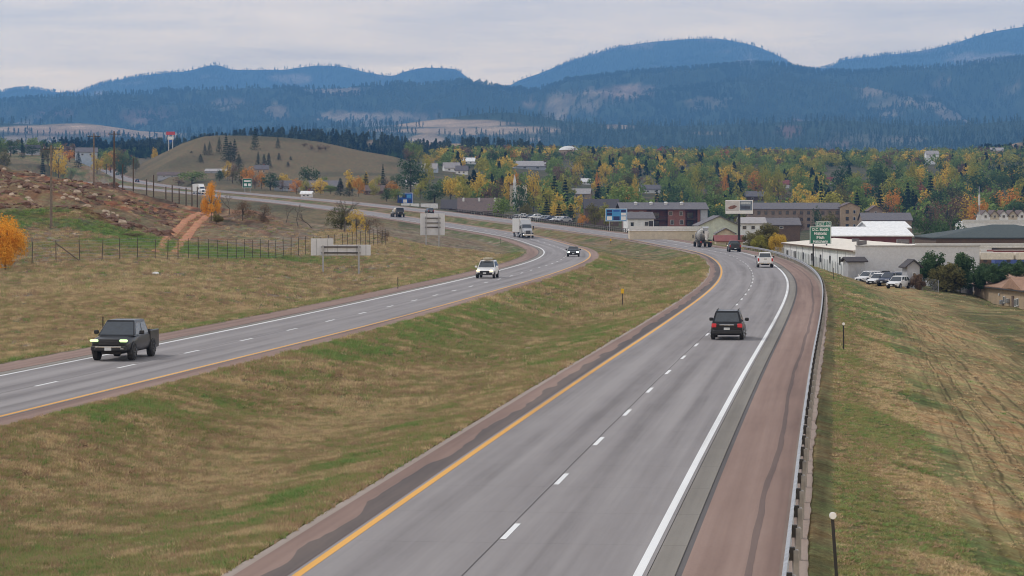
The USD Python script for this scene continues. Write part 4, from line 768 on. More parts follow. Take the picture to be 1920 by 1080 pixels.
# --- farther landmarks
def tank():
    p = at(1066, 293, 1950); Y = 1950.0; s = Y / FPX; R = 18.5 * s; low = p[2] - hz(p[0], Y) + 1
    t = thing('water_tank', 'round tan water tank with low white domed top on the far slope', 'tank', (p[0], Y + R, p[2]), 0)
    MB().cyl((0, 0, -low), (0, 0, 12 * s), R, n=28).build('wall', wallm('tan'), t)
    v = [(0, 0, 12 * s + 8 * s)]; m = MB()
    for a, b, z0, z1 in ((R * 1.02, R * .75, 12 * s, 16.5 * s), (R * .75, R * .4, 16.5 * s, 19 * s), (R * .4, .1, 19 * s, 20 * s)): m.cyl((0, 0, z0), (0, 0, z1), a, b, 28)
    m.build('dome', TRIMW, t); LAND.append((1066, 282, 'the white domed tank'))
tank()
def church():
    p = at(965, 362, 1040); g = hz(p[0], 1040)
    t = thing('church', 'small church with slender white steeple among the trees', 'church', (p[0], 1044, g), 0)
    h = p[2] - g; MB().box((1.5, 4, (h + 3.2) / 2), (7, 12, h + 3.2)).build('wall', wallm('cream'), t)
    gable_roof(7, 12, h + 3.2, 2.4, along='y').xf(np.array([[1, 0, 0, 1.5], [0, 1, 0, 4], [0, 0, 1, 0], [0, 0, 0, 1.0]])).build('roof', roofm('brown'), t)
    MB().box((0, -2.6, h / 2 + 2), (1.3, 1.2, h + 4)).build('tower', TRIMW, t)
    MB().cyl((0, -2.6, h + 4), (0, -2.6, h + 7.6), .75, .03, 8).build('steeple', TRIMW, t); LAND.append((965, 345, 'the white church steeple'))
church()
def monopole():
    p = at(1836, 414, 760); g = hz(p[0], 760)
    t = thing('mast', 'tall slim white mast with box base near the gabled town houses', 'mast', (p[0], 760, g), 0); h0 = p[2] - g
    MB().box((0, 0, h0 / 2 + .8), (1.0, 1.0, h0 + 2.0)).build('base', TRIMW, t); MB().cyl((0, 0, h0 + 1.8), (0, 0, h0 + 10.2), .16, .1, 8).build('pole', STEEL, t)
    MB().cyl((0, 0, h0 + 4.6), (0, 0, h0 + 7.8), .3, n=10).build('antenna_sleeve', TRIMW, t); LAND.append((1836, 385, 'the white mast'))
monopole()
FARB = [(994, 318, 1500, 64, 7, 9, 'grey', 'pale', 'long grey roofed hall on the slope left of the white domed tank'), (1560, 303, 1850, 36, 7, 6, 'brown', 'brown', 'long dark brown house high on the slope above the town'), (1604, 301, 1850, 30, 6, 5, 'brown', 'dark', 'dark low house right of the long brown house on the slope'),
 (846, 322, 1420, 30, 8, 9, 'white', 'pale', 'white house with pale roof on the slope right of the big green tree'), (806, 323, 1400, 28, 7, 9, 'paleblue', 'pale', 'pale blue house beside the big green tree'), (866, 327, 1380, 22, 8, 8, 'white', 'grey', 'small white house next to the white house on the slope'), (880, 308, 1500, 22, 6, 6, 'white', 'white', 'white roofed house highest on the slope near the green trees'),
 (604, 358, 1050, 66, 8, 11, 'brown', 'grey', 'long grey roofed house between orange trees on the left'), (535, 358, 1080, 40, 9, 10, 'paleblue', 'grey', 'grey roofed house with pale walls right of the far green sign'), (489, 325, 1200, 26, 8, 7, 'tan', 'grey', 'tan house at the foot of the dry hill'), (703, 365, 970, 36, 8, 9, 'brown', 'brown', 'dark gabled house behind the long white shed'), (575, 370, 1010, 20, 7, 4, 'white', 'white', 'small white shed by the far road below the grey roofed house'), (770, 348, 1010, 26, 5, 6, 'white', 'pale', 'white house under the big dark green tree'),
 (160, 294, 1440, 40, 9, 8, 'paleblue', 'grey', 'pale blue grey house behind the yellow trees at far left'), (118, 288, 1560, 30, 7, 6, 'cream', 'brown', 'cream house left of the pale blue house at far left'), (60, 284, 1560, 26, 6, 6, 'grey', 'dark', 'dark roofed house at far left behind the rubble bank'), (25, 286, 1480, 24, 6, 6, 'white', 'grey', 'white walled house at the far left edge'),
 (405, 325, 1260, 40, 4, 4, 'grey', 'pale', 'low grey shed at the foot of the dry hill'), (315, 333, 1290, 40, 5, 5, 'grey', 'brown', 'low brown roofed shed behind the power poles'),
 (1470, 353, 1120, 20, 8, 7, 'white', 'red', 'white house with reddish roof below the yellow-green trees'), (1555, 345, 1130, 16, 6, 6, 'white', 'red', 'small red roofed white house among green trees'), (1098, 346, 1080, 16, 6, 5, 'white', 'white', 'small bright white shed among the trees right of the church'), (1090, 372, 960, 36, 9, 9, 'tan', 'pale', 'tan house with pale roof in front of the spruces'), (1220, 362, 1060, 40, 7, 8, 'white', 'grey', 'grey roofed white house with a bright light before the orange tree'), (1310, 372, 1000, 40, 8, 10, 'buff', 'brown', 'buff house with brown roof above the brick apartments'), (1290, 306, 1700, 26, 6, 6, 'grey', 'grey', 'grey house high in the town below the yellow trees'), (1420, 376, 1060, 40, 8, 9, 'brown', 'grey', 'grey roofed house behind the billboard'),
 (1676, 300, 1880, 16, 6, 5, 'white', 'white', 'white house left of the tall dark tree row at upper right'), (1748, 296, 1900, 24, 7, 6, 'white', 'pale', 'white house on the upper slope right of the yellow tree'), (1706, 299, 1850, 18, 6, 5, 'grey', 'white', 'grey house with white roof on the upper slope'), (1905, 300, 1850, 26, 7, 6, 'paleblue', 'pale', 'pale blue house on the upper slope at the right edge'), (1870, 288, 2000, 24, 6, 5, 'tan', 'pale', 'tan house on the bare slope at upper right')]
for (px, base, Y, w, h, r, wc, rc, lab) in FARB:
    gp = ground_at(px, base, Y * .75, min(Y * 1.35, 2350))
    if gp is not None: Y = float(gp[1])
    house_px(px, base, Y, w, h, r, d=w * .6 * Y / FPX, wall=wc, roof=rc, label=lab, rz=float(rng.uniform(-.25, .25)), wins=[(-w * .2 * Y / FPX, h * .5 * Y / FPX, .06 * w * Y / FPX + .6, h * .4 * Y / FPX), (w * .18 * Y / FPX, h * .5 * Y / FPX, .06 * w * Y / FPX + .6, h * .4 * Y / FPX)], chimney=bool(rng.integers(2)))
    KEEPOUT.append((px - w * .45, px + w * .45, base - h - r, base, Y))
KEEPOUT += [(1165, 1330, 378, 430, 880), (1400, 1615, 376, 432, 1010), (1460, 1920, 412, 500, 500), (1050, 1084, 272, 294, 2000), (955, 975, 330, 362, 1040), (1828, 1846, 348, 416, 760), (825, 940, 368, 406, 860), (655, 750, 368, 382, 960), (740, 825, 380, 396, 880), (1840, 1920, 392, 414, 820), (1615, 1712, 398, 422, 900), (1130, 1440, 372, 455, 560), (240, 740, 250, 322, 1500), (440, 480, 330, 356, 1060)]
fill_trees(75, 940, 2000, 960, 1700, 71, (9, 17))
fill_trees(32, 960, 2000, 1600, 2050, 72, (8, 13))
fill_trees(14, 760, 960, 1150, 1700, 73)
fill_trees(12, -80, 240, 1350, 1900, 74)
fill_trees(8, 480, 760, 1060, 1180, 75, (5, 9))
# unbroken belts that read as one wood
def belt(name, label, n, px0, px1, Y0, Y1, kinds, hr, seed, surf=None, clear=None, wf=(.5, .7)):
    r = np.random.default_rng(seed); px, Y = r.uniform(px0, px1, n), r.uniform(Y0, Y1, n); x = (px - 960) / FPX * Y
    z = height(x, Y) if surf is None else surf(x, Y)
    keep = np.ones(n, bool) if clear is None else ~clear(x, Y, z, r)
    x, Y, z = x[keep], Y[keep], z[keep]; h = r.uniform(*hr, len(x)); w = h * r.uniform(*wf, len(x))
    protos = []
    for k in kinds:
        r2 = np.random.default_rng(seed + ord(k))
        if k in 'SP': protos.append((spruce_crown(seed, 90, .26, .14), LEAF[k]))
        else: protos.append((broad_crown(seed + ord(k), 170, .12, .46, .04, 14)[0], LEAF[k]))
    which = r.integers(len(kinds), size=len(x))
    return instancer(name, protos, np.stack([x, Y, z], -1), r.uniform(0, 6.28, len(x)), np.stack([w, w, h], -1), which, label, 'wood')
belt('town_wood', 'mixed autumn wood along the far edge of the town', 1300, 820, 2150, 1780, 2350, 'GDLGLYGB', (7, 13), 81, wf=(.8, 1.1))
belt('town_wood', 'dense mixed trees filling the gaps between the larger town trees', 1700, 830, 2150, 1000, 1850, 'GDLYBGSGLG', (6, 12), 82, wf=(.75, 1.1), clear=lambda x, y, z, r: np.array([any(a - 6 < p[0] < b + 6 and yy < d + 10 and p[1] > c - 14 and p[1] < e + 40 for a, b, c, e, d in KEEPOUT) for p, yy in zip(proj(np.stack([x, y, z], -1)), y)]))
belt('town_wood', 'wood behind the houses at the far left', 260, -250, 260, 1650, 2150, 'GDVSB', (6, 11), 83, wf=(.8, 1.1))
belt('pine_wood', 'dark pine belt behind the dry hill', 1300, 230, 960, 2050, 2300, 'SPDP', (5, 10), 84, wf=(.6, .95))
# mountain forests grow on the slopes themselves
from scipy.interpolate import RegularGridInterpolator
def forest(name, label, R, n, hr, seed, t0=0.03, t1=1.02, wf=(.45, .62)):
    r = np.random.default_rng(seed); rows, cols = R['Z'].shape
    fi, fj = r.uniform(0, rows - 1.01, n), r.uniform(0, cols - 1.01, n)
    g = lambda A: RegularGridInterpolator((np.arange(rows), np.arange(cols)), A)(np.stack([fi, fj], -1))
    T = g(R['T']); bare = g(R['col'][..., 0]); ok = (T > t0) & (T < t1) & (bare < r.uniform(.05, .22, n))
    x, y, z = g(R['X'])[ok], g(R['Y'])[ok], g(R['Z'])[ok]; h = r.uniform(*hr, len(x)); w = h * r.uniform(*wf, len(x))
    a = spruce_crown(seed, 34, .30, .26); b = spruce_crown(seed + 1, 34, .24, .24)
    wh = (meshkit.fbm(np.stack([x / 260, y / 420, 0 * x], -1), 4, seed) + r.normal(0, .07, len(x)) > .5).astype(int)
    return instancer(name, [(a, LEAF['S']), (b, LEAF['Q'])], np.stack([x, y, z - .3], -1), r.uniform(0, 6.28, len(x)), np.stack([w, w, h], -1), wh, label, 'forest')
forest('pine_forest', 'pine forest covering the farthest mountains', R_back, 34000, (10, 17), 91, wf=(.8, 1.25), t1=1.005)
forest('pine_forest', 'pine forest covering the nearer mountain front', R_front, 36000, (10, 17), 92, wf=(.8, 1.2))
forest('pine_forest', 'scattered pines on the low hills with pale meadows', R_mid, 8000, (9, 15), 93, wf=(.55, .8))
forest('pine_forest', 'pine wood on the low ridge behind the town', R_low, 9000, (5, 9), 94, wf=(.85, 1.2))
# ---------------------------------------------------------------- guardrails, fences, posts, poles
WOODP = pm('weathered_post_wood', (.085, .062, .048), .9, var=.3, scale=6)
WOODG = pm('grey_pole_wood', (.17, .135, .11), .9, var=.3, scale=5)
BLACKP = pm('black_post', (.028, .025, .024), .7, var=.2)
def frame_at(fx, y, off):
    p = on_line(fx, np.array([y]), off, 0.0)[0]; d = float(fx(y, 1)); return p, math.atan2(-d, 1.0)
RAILM = pm('guardrail_zinc', (.30, .31, .335), .5, var=.2); RPOST = pm('guardrail_post_steel', (.26, .245, .23), .7, var=.25)
def guardrail(name, label, y0, y1, off, step, rail_m, post_m, hgt=.78, wbeam=True):
    p0, _ = frame_at(ebx, y0, off); t = thing(name, label, 'guardrail', (p0[0], p0[1], float(ebz(y0))), 0)
    o = np.array([p0[0], p0[1], float(ebz(y0))]); s0, s1 = np.interp([y0, y1], _yy, _ebs); k = 0; s = s0
    prof = [(-.03, .47), (.05, .50), (.05, .56), (-.02, .60), (-.02, .64), (.05, .68), (.05, .74), (-.03, .78)]
    while s < s1:
        y = float(np.interp(s, _ebs, _yy)); p, rz = frame_at(ebx, y, off + .17); z = float(ebz(y))
        MB().bb((p[0] - o[0], p[1] - o[1], z - o[2] + .30), (.14, .17, .84), .02).build('post', post_m, t) if wbeam else MB().box((p[0] - o[0], p[1] - o[1], z - o[2] + .4), (.22, .22, 1.1)).build('post', post_m, t)
        if k % 2 == 0 or wbeam:
            ys = np.interp([s, s + step / 2, s + step] if wbeam else [s, s + step, s + 2 * step], _ebs, _yy); m = MB()
            if wbeam:
                cols = np.stack([on_line(ebx, ys, off + a * -1, ebz(ys) + b) for a, b in prof] + [on_line(ebx, ys, off + .035 - a * .2, ebz(ys) + b) for a, b in prof[::-1]], 1) - o
                n = cols.shape[1]; f = grid_faces(3, n); m.add(cols.reshape(-1, 3), f)
                lead = [[r * n + n - 1, r * n, (r + 1) * n, (r + 1) * n + n - 1] for r in range(2)]; m.f.append(np.array([[q[0], q[1], q[2]] for q in lead] + [[q[0], q[2], q[3]] for q in lead]))
            else:
                for z_ in (.45, .85):
                    q = on_line(ebx, ys, off, ebz(ys) + z_) - o
                    m.path(q, .07, 4)
            m.build('rail', rail_m, t)
        if wbeam: MB().box((p[0] - o[0] - .09, p[1] - o[1], z - o[2] + .63), (.13, .15, .28)).build('spacer', BLACKP, t)
        s += step; k += 1
    return t
guardrail('guardrail', 'galvanised guardrail on dark wooden posts along the near right shoulder', 44, 470, 6.9, 3.81, RAILM, RPOST)
guardrail('guardrail', 'dark far guardrail with close posts on the outside of the distant curve', 560, 760, 7.2, 1.9, pm('rusty_rail', (.10, .085, .08), .8), BLACKP, wbeam=False)
def polyline3(pts, step):
    pts = np.array(pts, float); L = np.r_[0, np.cumsum(np.linalg.norm(np.diff(pts[:, :2], axis=0), axis=1))]; s = np.arange(0, L[-1], step)
    xy = np.stack([np.interp(s, L, pts[:, k]) for k in range(2)], -1); return np.c_[xy, height(xy[:, 0], xy[:, 1])]
FPOST = pm('fence_post_wood', (.085, .070, .058), .9, var=.3)
def wire_fence(label, pts, step, hgt, post_r, wires, post_m, brace=None):
    q = polyline3(pts, step); o = q[0]; t = thing('wire_fence', label, 'fence', o, 0); r = np.random.default_rng(3)
    for p in q: a = p - o; MB().cyl(a - [0, 0, .4], a + [r.normal(0, .04), r.normal(0, .04), hgt * r.uniform(.95, 1.05)], post_r, post_r * .9, 6).build('post', post_m, t)
    m = MB()
    for w in wires:
        m.path(q - o + [0, 0, w], .012, 3)
    m.build('wire', STEEL, t)
    if brace is not None:
        for i in brace: MB().cyl(q[i] - o + [0, 0, hgt * .85], q[i + 1] - o + [0, 0, .1], .07, n=6).build('brace', WOODG, t)
    return t
wire_fence('tall wire fence on dark posts across the weedy left field', [at(60, 492, 275), at(180, 491, 279), at(300, 488, 287), at(430, 489, 305), at(567, 482, 330), at(645, 471, 345), at(725, 459, 372)], 2.75, 2.4, .05, (.3, .6, .9, 1.25, 1.6, 2.0, 2.3), FPOST, brace=[1])
wire_fence('grey mesh fence below the bank beside the workshop', [(46.2, 452, 0), (47.6, 400, 0), (48.0, 362, 0), (52.5, 345, 0), (58, 338, 0)], 3.0, 1.7, .05, tuple(np.arange(.2, 1.75, .15)), STEEL)
# delineators and marker posts
def delineator(px, base, h, label, kind='white', post=BLACKP, lean=0.0, p=None):
    p = ground_at(px, base, 40) if p is None else p
    t = thing('marker_post', label, 'marker post', p, 0)
    MB().box((lean * h / 2, 0, h / 2 - .15), (.07, .035, h + .3), R=np.array([[1, 0, lean], [0, 1, 0], [-lean, 0, 1]])).build('post', post, t)
    if kind == 'white':
        MB().cyl((lean * h, -.02, h), (lean * h, -.06, h), .07, n=14).cyl((lean * h, 0, h), (lean * h, -.02, h), .082, n=14).build('reflector', pm(f'white_reflector_{int(px)}', (.8, .8, .8), .25), t)
    if kind == 'yellow': MB().bb((0, -.03, h), (.28, .04, .42), .02).build('marker_plate', pm(f'yellow_marker_{int(px)}', (.75, .45, .02), .4), t)
    return t
RED_MP = pm('dark_steel_post', (.055, .045, .04), .7)
def edge_post(y, off, h, label, lean=0.0):
    q, _ = frame_at(ebx, y, off); return delineator(y, 0, h, label, 'white', BLACKP, lean, p=np.array([q[0], q[1], hz(q[0], q[1])]))
edge_post(57.5, 7.95, 1.42, 'nearest marker post with round white reflector beside the guardrail', -.07)
edge_post(150.5, 8.4, 1.5, 'second marker post with white reflector, halfway along the green verge')
edge_post(306, 9.6, 1.45, 'farthest marker post with white reflector, near the exit sign')
delineator(193, 632, 1.25, 'dark slim marker post behind the black pickup', None)
delineator(746, 544, 1.2, 'dark slim marker post between the two bare signs and the road', None)
delineator(938, 458, 1.2, 'dark slim marker post inside the far bend before the lorry', None)
delineator(1167, 574, 1.35, 'yellow marker plate on a dark post in the grass median', 'yellow')
delineator(1145, 457, .8, 'tiny yellow marker in the far tip of the median', 'yellow')
# utility poles and short posts on the cut bank
def pole(px, top, base, Y, label, arms=1, m=WOODG, r=.16):
    p = spot(px, Y); h = at(px, top, Y)[2] - p[2]; t = thing('utility_pole', label, 'pole', p, 0)
    MB().cyl((0, 0, -.6), (0, 0, h), r * 1.1, r * .75, 8).build('pole', m, t)
    for k in range(arms):
        z = h - .5 - k * 1.1; MB().box((0, .14, z), (2.2, .09, .11)).build('crossarm', WOODP, t)
        for x in (-1.0, -.4, .4, 1.0): MB().cyl((x, .14, z + .06), (x, .14, z + .24), .05, n=6).build('insulator', STEEL, t)
    return p + np.array([0, 0, h - .3])
tops = [pole(96, 272, 432, 320, 'nearest grey utility pole standing in the green hollow'), pole(176, 250, 337, 436, 'utility pole left of the tallest one on the red bank', r=.14), pole(214, 246, 348, 446, 'tallest dark utility pole above the far interchange road', m=WOODP, r=.17)]
for px, top, base in ((230, 308, 356), (250, 296, 359), (275, 336, 368), (288, 328, 373), (311, 350, 376), (323, 347, 378), (336, 353, 382), (349, 352, 385), (360, 348, 387), (370, 350, 388)):
    p = spot(px, 452.0); h = max(at(px, top, 452)[2] - p[2], 1.5)
    MBp = MB().cyl((0, 0, -.5), (0, 0, h), .12, .10, 7); t = thing('wooden_post', None, 'post', p, 0, 'row of wooden posts on the crest of the red bank'); MBp.build('post', WOODP, t)
    _pk = globals().get('_pk', -1) + 1; tag(t, ('leftmost', 'second', 'third', 'fourth', 'fifth', 'sixth', 'seventh', 'eighth', 'ninth', 'rightmost')[_pk] + ' weathered wooden post from the left along the red bank crest')
for a, b, k in ((0, 1, 0), (1, 2, 0)):
    A, B = tops[a], tops[b]; t = np.linspace(0, 1, 14)[:, None]; q = A + (B - A) * t; q[:, 2] -= 1.2 * np.sin(np.pi * t[:, 0])
    pr = MB().path(q, .015, 3).build('power_line', DARKT); tag(pr, f'thin sagging power line from the {"nearest to the middle" if a == 0 else "middle to the tallest"} utility pole', 'power line')

# ---------------------------------------------------------------- signs
ALU = pm('bare_aluminium_sign_back', (.60, .61, .64), .6, var=.06)
GREEN = pm('sign_green', (.010, .135, .085), .45, var=.06)
BLUE = pm('sign_blue', (.012, .10, .42), .45, var=.06)
SKYB = pm('sign_light_blue', (.06, .30, .62), .45, var=.06)
NAVY = pm('sign_navy', (.008, .02, .12), .45, var=.06)
SWHITE = pm('sign_white', (.80, .80, .80), .45, var=.03)
def lettering(parent, text, x, z, h, y=-.06, bold=True, width=None):
    m = meshkit.text_mesh(text, h, .012, bold); v = np.array(m.vertices); w = v[:, 0].max() - v[:, 0].min()
    k = 1.0 if width is None else width / w
    v = np.c_[(v[:, 0] - (v[:, 0].max() + v[:, 0].min()) / 2) * k + x, y - v[:, 2], v[:, 1] + z - h / 2]
    return MB().add(v, np.array(m.faces)).build('lettering', SWHITE, parent)
def back_sign(label, Y, panels, posts, base, beams, name='road_sign'):
    """seen from behind: panels (px0, px1, py0, py1), posts px, beams (px0, px1, py)"""
    px = sum(posts) / len(posts); g = spot(px, Y); t = thing(name, label, 'road sign', g, 0); s = Y / FPX
    X = lambda a: (a - px) * s; Z = lambda b: CAMH - (b - HOR) * s - g[2]
    for k, (a, b, c, d) in enumerate(panels):
        p = MB().bb(((X(a) + X(b)) / 2, .03 * k, (Z(c) + Z(d)) / 2), (X(b) - X(a), .05, Z(c) - Z(d)), .015).build('sign_panel', ALU, t)
        n = max(2, int((b - a) / 16))
        for i in range(n): MB().box((X(a) + (i + .5) * (X(b) - X(a)) / n, -.04 + .03 * k, (Z(c) + Z(d)) / 2), (.06, .05, Z(c) - Z(d) - .1)).build('stiffener', STEEL, p)
    for q in posts: MB().box((X(q), -.24, (Z(min(b[2] for b in beams) - 3)) / 2 - .4), (.2, .2, Z(min(b[2] for b in beams) - 3) + .8)).build('post', STEEL if name == 'road_sign' else DARKT, t)
    for a, b, c in beams: MB().box(((X(a) + X(b)) / 2, -.11, Z(c)), (X(b) - X(a), .1, .16)).build('beam', RED_MP, t)
    LAND.append((px, panels[0][2] + 15, label_short)); return t
label_short = 'the stepped bare road sign'
back_sign('bare metal back of a stepped wide road sign on two tall posts', 297, [(583, 625, 447, 479), (624, 695, 459, 479)], [606, 673], 515, [(603, 676, 463), (603, 676, 474)])
label_short = 'the square bare road sign'
back_sign('bare metal back of a square road sign with three crossbeams', 422, [(788, 834, 400, 441)], [799, 823], 464, [(797, 826, 409), (797, 826, 418), (797, 826, 426)])
def front_sign(label, Y, box, posts, base, mat, pm_post=DARKT, name='road_sign', cat='road sign', frame=SWHITE, short=None):
    a, b, c, d = box; px = (a + b) / 2; s = Y / FPX; g = spot(px, Y); t = thing(name, label, cat, g, 0)
    X = lambda q: (q - px) * s; Z = lambda q: CAMH - (q - HOR) * s - g[2]
    w, h = X(b) - X(a), Z(c) - Z(d)
    p = MB().bb((0, 0, (Z(c) + Z(d)) / 2), (w, .06, h), .02).build('sign_panel', mat, t)
    if frame is not None:
        e = max(.06, w * .02); m = MB(); zc = (Z(c) + Z(d)) / 2
        m.box((0, -.04, Z(c) - e / 2 - .04), (w - .08, .02, e)).box((0, -.04, Z(d) + e / 2 + .04), (w - .08, .02, e)).box((-w / 2 + e / 2 + .04, -.04, zc), (e, .02, h - .08 - 2 * e)).box((w / 2 - e / 2 - .04, -.04, zc), (e, .02, h - .08 - 2 * e)); m.build('border', frame, p)
    for q in posts:
        zg = hz(g[0] + X(q), Y) - g[2]; MB().box((X(q), .14, (Z(c) - .15 + zg - .5) / 2), (.2, .16, Z(c) - .15 - zg + .5)).build('post', pm_post, t)
    LAND.append((px, (c + d) / 2, short or 'the ' + label.split(' with ')[0].split(' beside')[0].split(' above')[0].split(' between')[0].split(' right')[0].split(' far away')[0])); return t, p, X, Z
t, p, X, Z = front_sign('green exit sign with four white lines of text', 400, (1518, 1558.5, 424.5, 457.5), (1525, 1550), 495, GREEN, BLACKP)
for k, tx in enumerate(('D.C. Booth', 'Historic', 'Fish', 'Hatchery')): lettering(p, tx, X(1538.3), Z(430.2 + 7.5 * k), .44, width=(2.45, 2.0, 1.15, 2.3)[k])
tab = MB().bb((X(1544), 0, Z(419.7)), (X(1559) - X(1529), .06, Z(415) - Z(424.3)), .02).build('exit_tab', GREEN, t)
e = MB()
for c in (415.8, 423.6): e.box((X(1544), -.04, Z(c)), (X(1558) - X(1530), .02, .06))
for c in (1530, 1558): e.box((X(c), -.04, Z(419.7)), (.06, .02, Z(416.5) - Z(423)))
e.build('border', SWHITE, tab)
lettering(tab, 'EXIT 12', X(1544), Z(419.8), .46, width=1.95, bold=False)
def panels_on(p, X, Z, rects, y=-.05):
    for a, b, c, d, m in rects: MB().bb(((X(a) + X(b)) / 2, y, (Z(c) + Z(d)) / 2), (X(b) - X(a), .02, Z(c) - Z(d)), .005).build('logo_panel', m, p)
t, p, X, Z = front_sign('right-hand blue logo sign beside the pale sided house', 640, (1135, 1176, 391, 415), (1143, 1168), 440, SKYB, STEEL)
panels_on(p, X, Z, [(1138, 1147.5, 393.5, 398, NAVY), (1138, 1147.5, 399, 404, NAVY), (1138, 1147.5, 405.5, 412.5, SWHITE), (1150, 1162, 393.5, 397, BLUE), (1150, 1162, 405.5, 412.5, NAVY), (1164.5, 1173.5, 393.5, 398, NAVY), (1164.5, 1173.5, 399, 404, SWHITE), (1164.5, 1173.5, 405.5, 412.5, SWHITE)])
t, p, X, Z = front_sign('left-hand blue logo sign above the white trailers', 900, (745, 774.5, 361.5, 381.5), (752, 768), 394, BLUE, STEEL)
panels_on(p, X, Z, [(748, 754, 365, 370, SWHITE), (756, 761, 365, 371, NAVY), (763, 771, 365, 371, SKYB), (747, 754, 374, 380, NAVY), (756, 763, 374, 380, SWHITE), (765, 772, 374, 380, NAVY)])
t, p, X, Z = front_sign('far small green guide sign between orange trees', 1050, (455, 472.5, 335, 352), (459, 469), 362, GREEN, STEEL)
panels_on(p, X, Z, [(457.5, 470, 338, 341, SWHITE), (457.5, 463, 344, 349, SWHITE), (465, 470.5, 344, 349, SWHITE)])
t, p, X, Z = front_sign('small navy shop sign right of the billboard', 640, (1411, 1430, 408, 416.5), (1420,), 430, NAVY, DARKT, 'shop_sign', 'sign', None)
panels_on(p, X, Z, [(1415, 1426, 411, 414.5, SWHITE)])
t, p, X, Z = front_sign('tiny blue sign far away beside the interchange road', 1500, (196.5, 203, 296, 304), (199.5,), 311, BLUE, STEEL)
# billboard
def billboard():
    Y = 540.0; s = Y / FPX; g = spot(1386, Y); t = thing('billboard', 'large billboard with two picture panels on one dark steel column', 'billboard', g, 0)
    X = lambda q: (q - 1386) * s; Z = lambda q: CAMH - (q - HOR) * s - g[2]
    MB().cyl((0, .25, -.6), (0, .25, Z(400)), .28, n=12).build('column', BLACKP, t)
    b = MB().bb((0, 0, (Z(375) + Z(401)) / 2), (X(1411.5) - X(1360), .3, Z(375) - Z(401)), .03).build('panel', SWHITE, t)
    l = MB().box((X(1373), -.17, Z(386)), (X(1385.5) - X(1361), .03, Z(376.5) - Z(395.5))).build('left_poster', pm('poster_pale', (.52, .50, .50), .5, var=.15, scale=.8), b)
    MB().hull([(X(a), y, Z(c)) for a, c in ((1364, 390), (1370, 386), (1377, 384.5), (1382, 387), (1377, 391), (1369, 392.5)) for y in (-.19, -.21)]).build('picture_shape', pm('poster_brown', (.22, .10, .075), .5, var=.4, scale=2), l)
    r = MB().box((X(1398.5), -.17, Z(385.5)), (X(1410.5) - X(1387), .03, Z(376.5) - Z(394.5))).build('right_poster', pm('poster_steel_blue', (.14, .18, .24), .5, var=.3, scale=.8), b)
    MB().box((X(1398), -.2, Z(380.5)), (X(1408) - X(1389), .02, Z(378) - Z(383))).build('picture_shape', pm('poster_sky', (.42, .46, .50), .5, var=.2), r)
    MB().box((X(1398), -.2, Z(389)), (X(1407) - X(1390), .02, Z(386.5) - Z(391.5))).build('picture_shape', pm('poster_dark', (.05, .06, .09), .5, var=.3), r)
    MB().box((X(1386), -.75, Z(402)), (X(1412) - X(1360), .9, .08)).build('catwalk', DARKT, t)
    LAND.append((1386, 388, 'the billboard'))
billboard()
def tall_sign():
    Y = 1545.0; s = Y / FPX; p = at(320, 275, Y); g = hz(p[0], Y); t = thing('pylon_sign', 'tall red and white pylon sign on the left shoulder of the dry hill', 'sign', (p[0], Y, g), 0); Z = lambda q: CAMH - (q - HOR) * s - g
    for x in (-1.2, 1.2): MB().box((x, 0, (Z(250) - 1) / 2), (.45, .45, Z(250) + 1)).build('leg', TRIMW, t)
    for q, w, h, m in ((250, 5.3, 1.9, pm('sign_red', (.55, .06, .07), .5)), (259, 3.6, 1.9, SWHITE), (264.5, 1.8, 1.0, BLUE)): MB().bb((0, -.3, Z(q)), (w, .4, h), .05).build('sign_panel', m, t)
    LAND.append((320, 260, 'the red and white pylon sign'))
tall_sign()

# ---------------------------------------------------------------- near and middle growth
def rich_tree(px, base, top, wpx, kind, label, n, leaf, cl, name='leafy_tree', flat=.38, Y=None):
    p = ground_at(px, base, 100) if Y is None else at(px, base, Y); h = (base - top) / FPX * p[1]; w = wpx / FPX * p[1]
    t = thing(name, label, 'tree' if name != 'shrub' else 'shrub', p, 0, None, (w / .95, w / .95, h))
    crown, C = broad_crown(int(px), n, leaf, .42, .03 if name == 'shrub' else .10, cl)
    usdkit.mesh(stage, str(t.GetPath()) + '/trunk', trunk_limbs(C, 3, .018, cl).arr(), BARK); usdkit.mesh(stage, str(t.GetPath()) + '/crown', crown, LEAF[kind]); return t
rich_tree(10, 508, 395, 94, 'A', 'bright orange young tree cut by the left picture edge', 9000, .028, 46); LAND.append((15, 450, 'the orange tree at the left edge'))
rich_tree(396, 414, 340, 40, 'A', 'slim orange tree at the top of the red track', 3500, .034, 30)
rich_tree(406, 420, 392, 26, 'V', 'low olive bush under the slim orange tree', 1500, .06, 14, 'shrub')
rich_tree(640, 432, 383, 70, 'V', 'olive and yellow bushy tree among bare trunks', 2600, .036, 26)
rich_tree(668, 442, 388, 46, 'Y', 'thin yellow bush behind the stepped bare sign', 1100, .036, 18, 'shrub')
rich_tree(690, 440, 400, 60, 'B', 'leafless brown thicket right of the yellow bush', 1500, .03, 20, 'shrub')
rich_tree(716, 458, 424, 34, 'B', 'grey brown shrub beside the end of the tall wire fence', 900, .04, 14, 'shrub')
rich_tree(495, 418, 377, 52, 'B', 'reddish leafless shrub left of the leaning bare trunk', 2600, .026, 22, 'shrub')
rich_tree(455, 414, 372, 46, 'B', 'leafless grey shrub right of the slim orange tree', 1900, .03, 22, 'shrub')
rich_tree(252, 446, 435, 54, 'B', 'low russet weeds on the green hollow', 900, .05, 12, 'shrub')
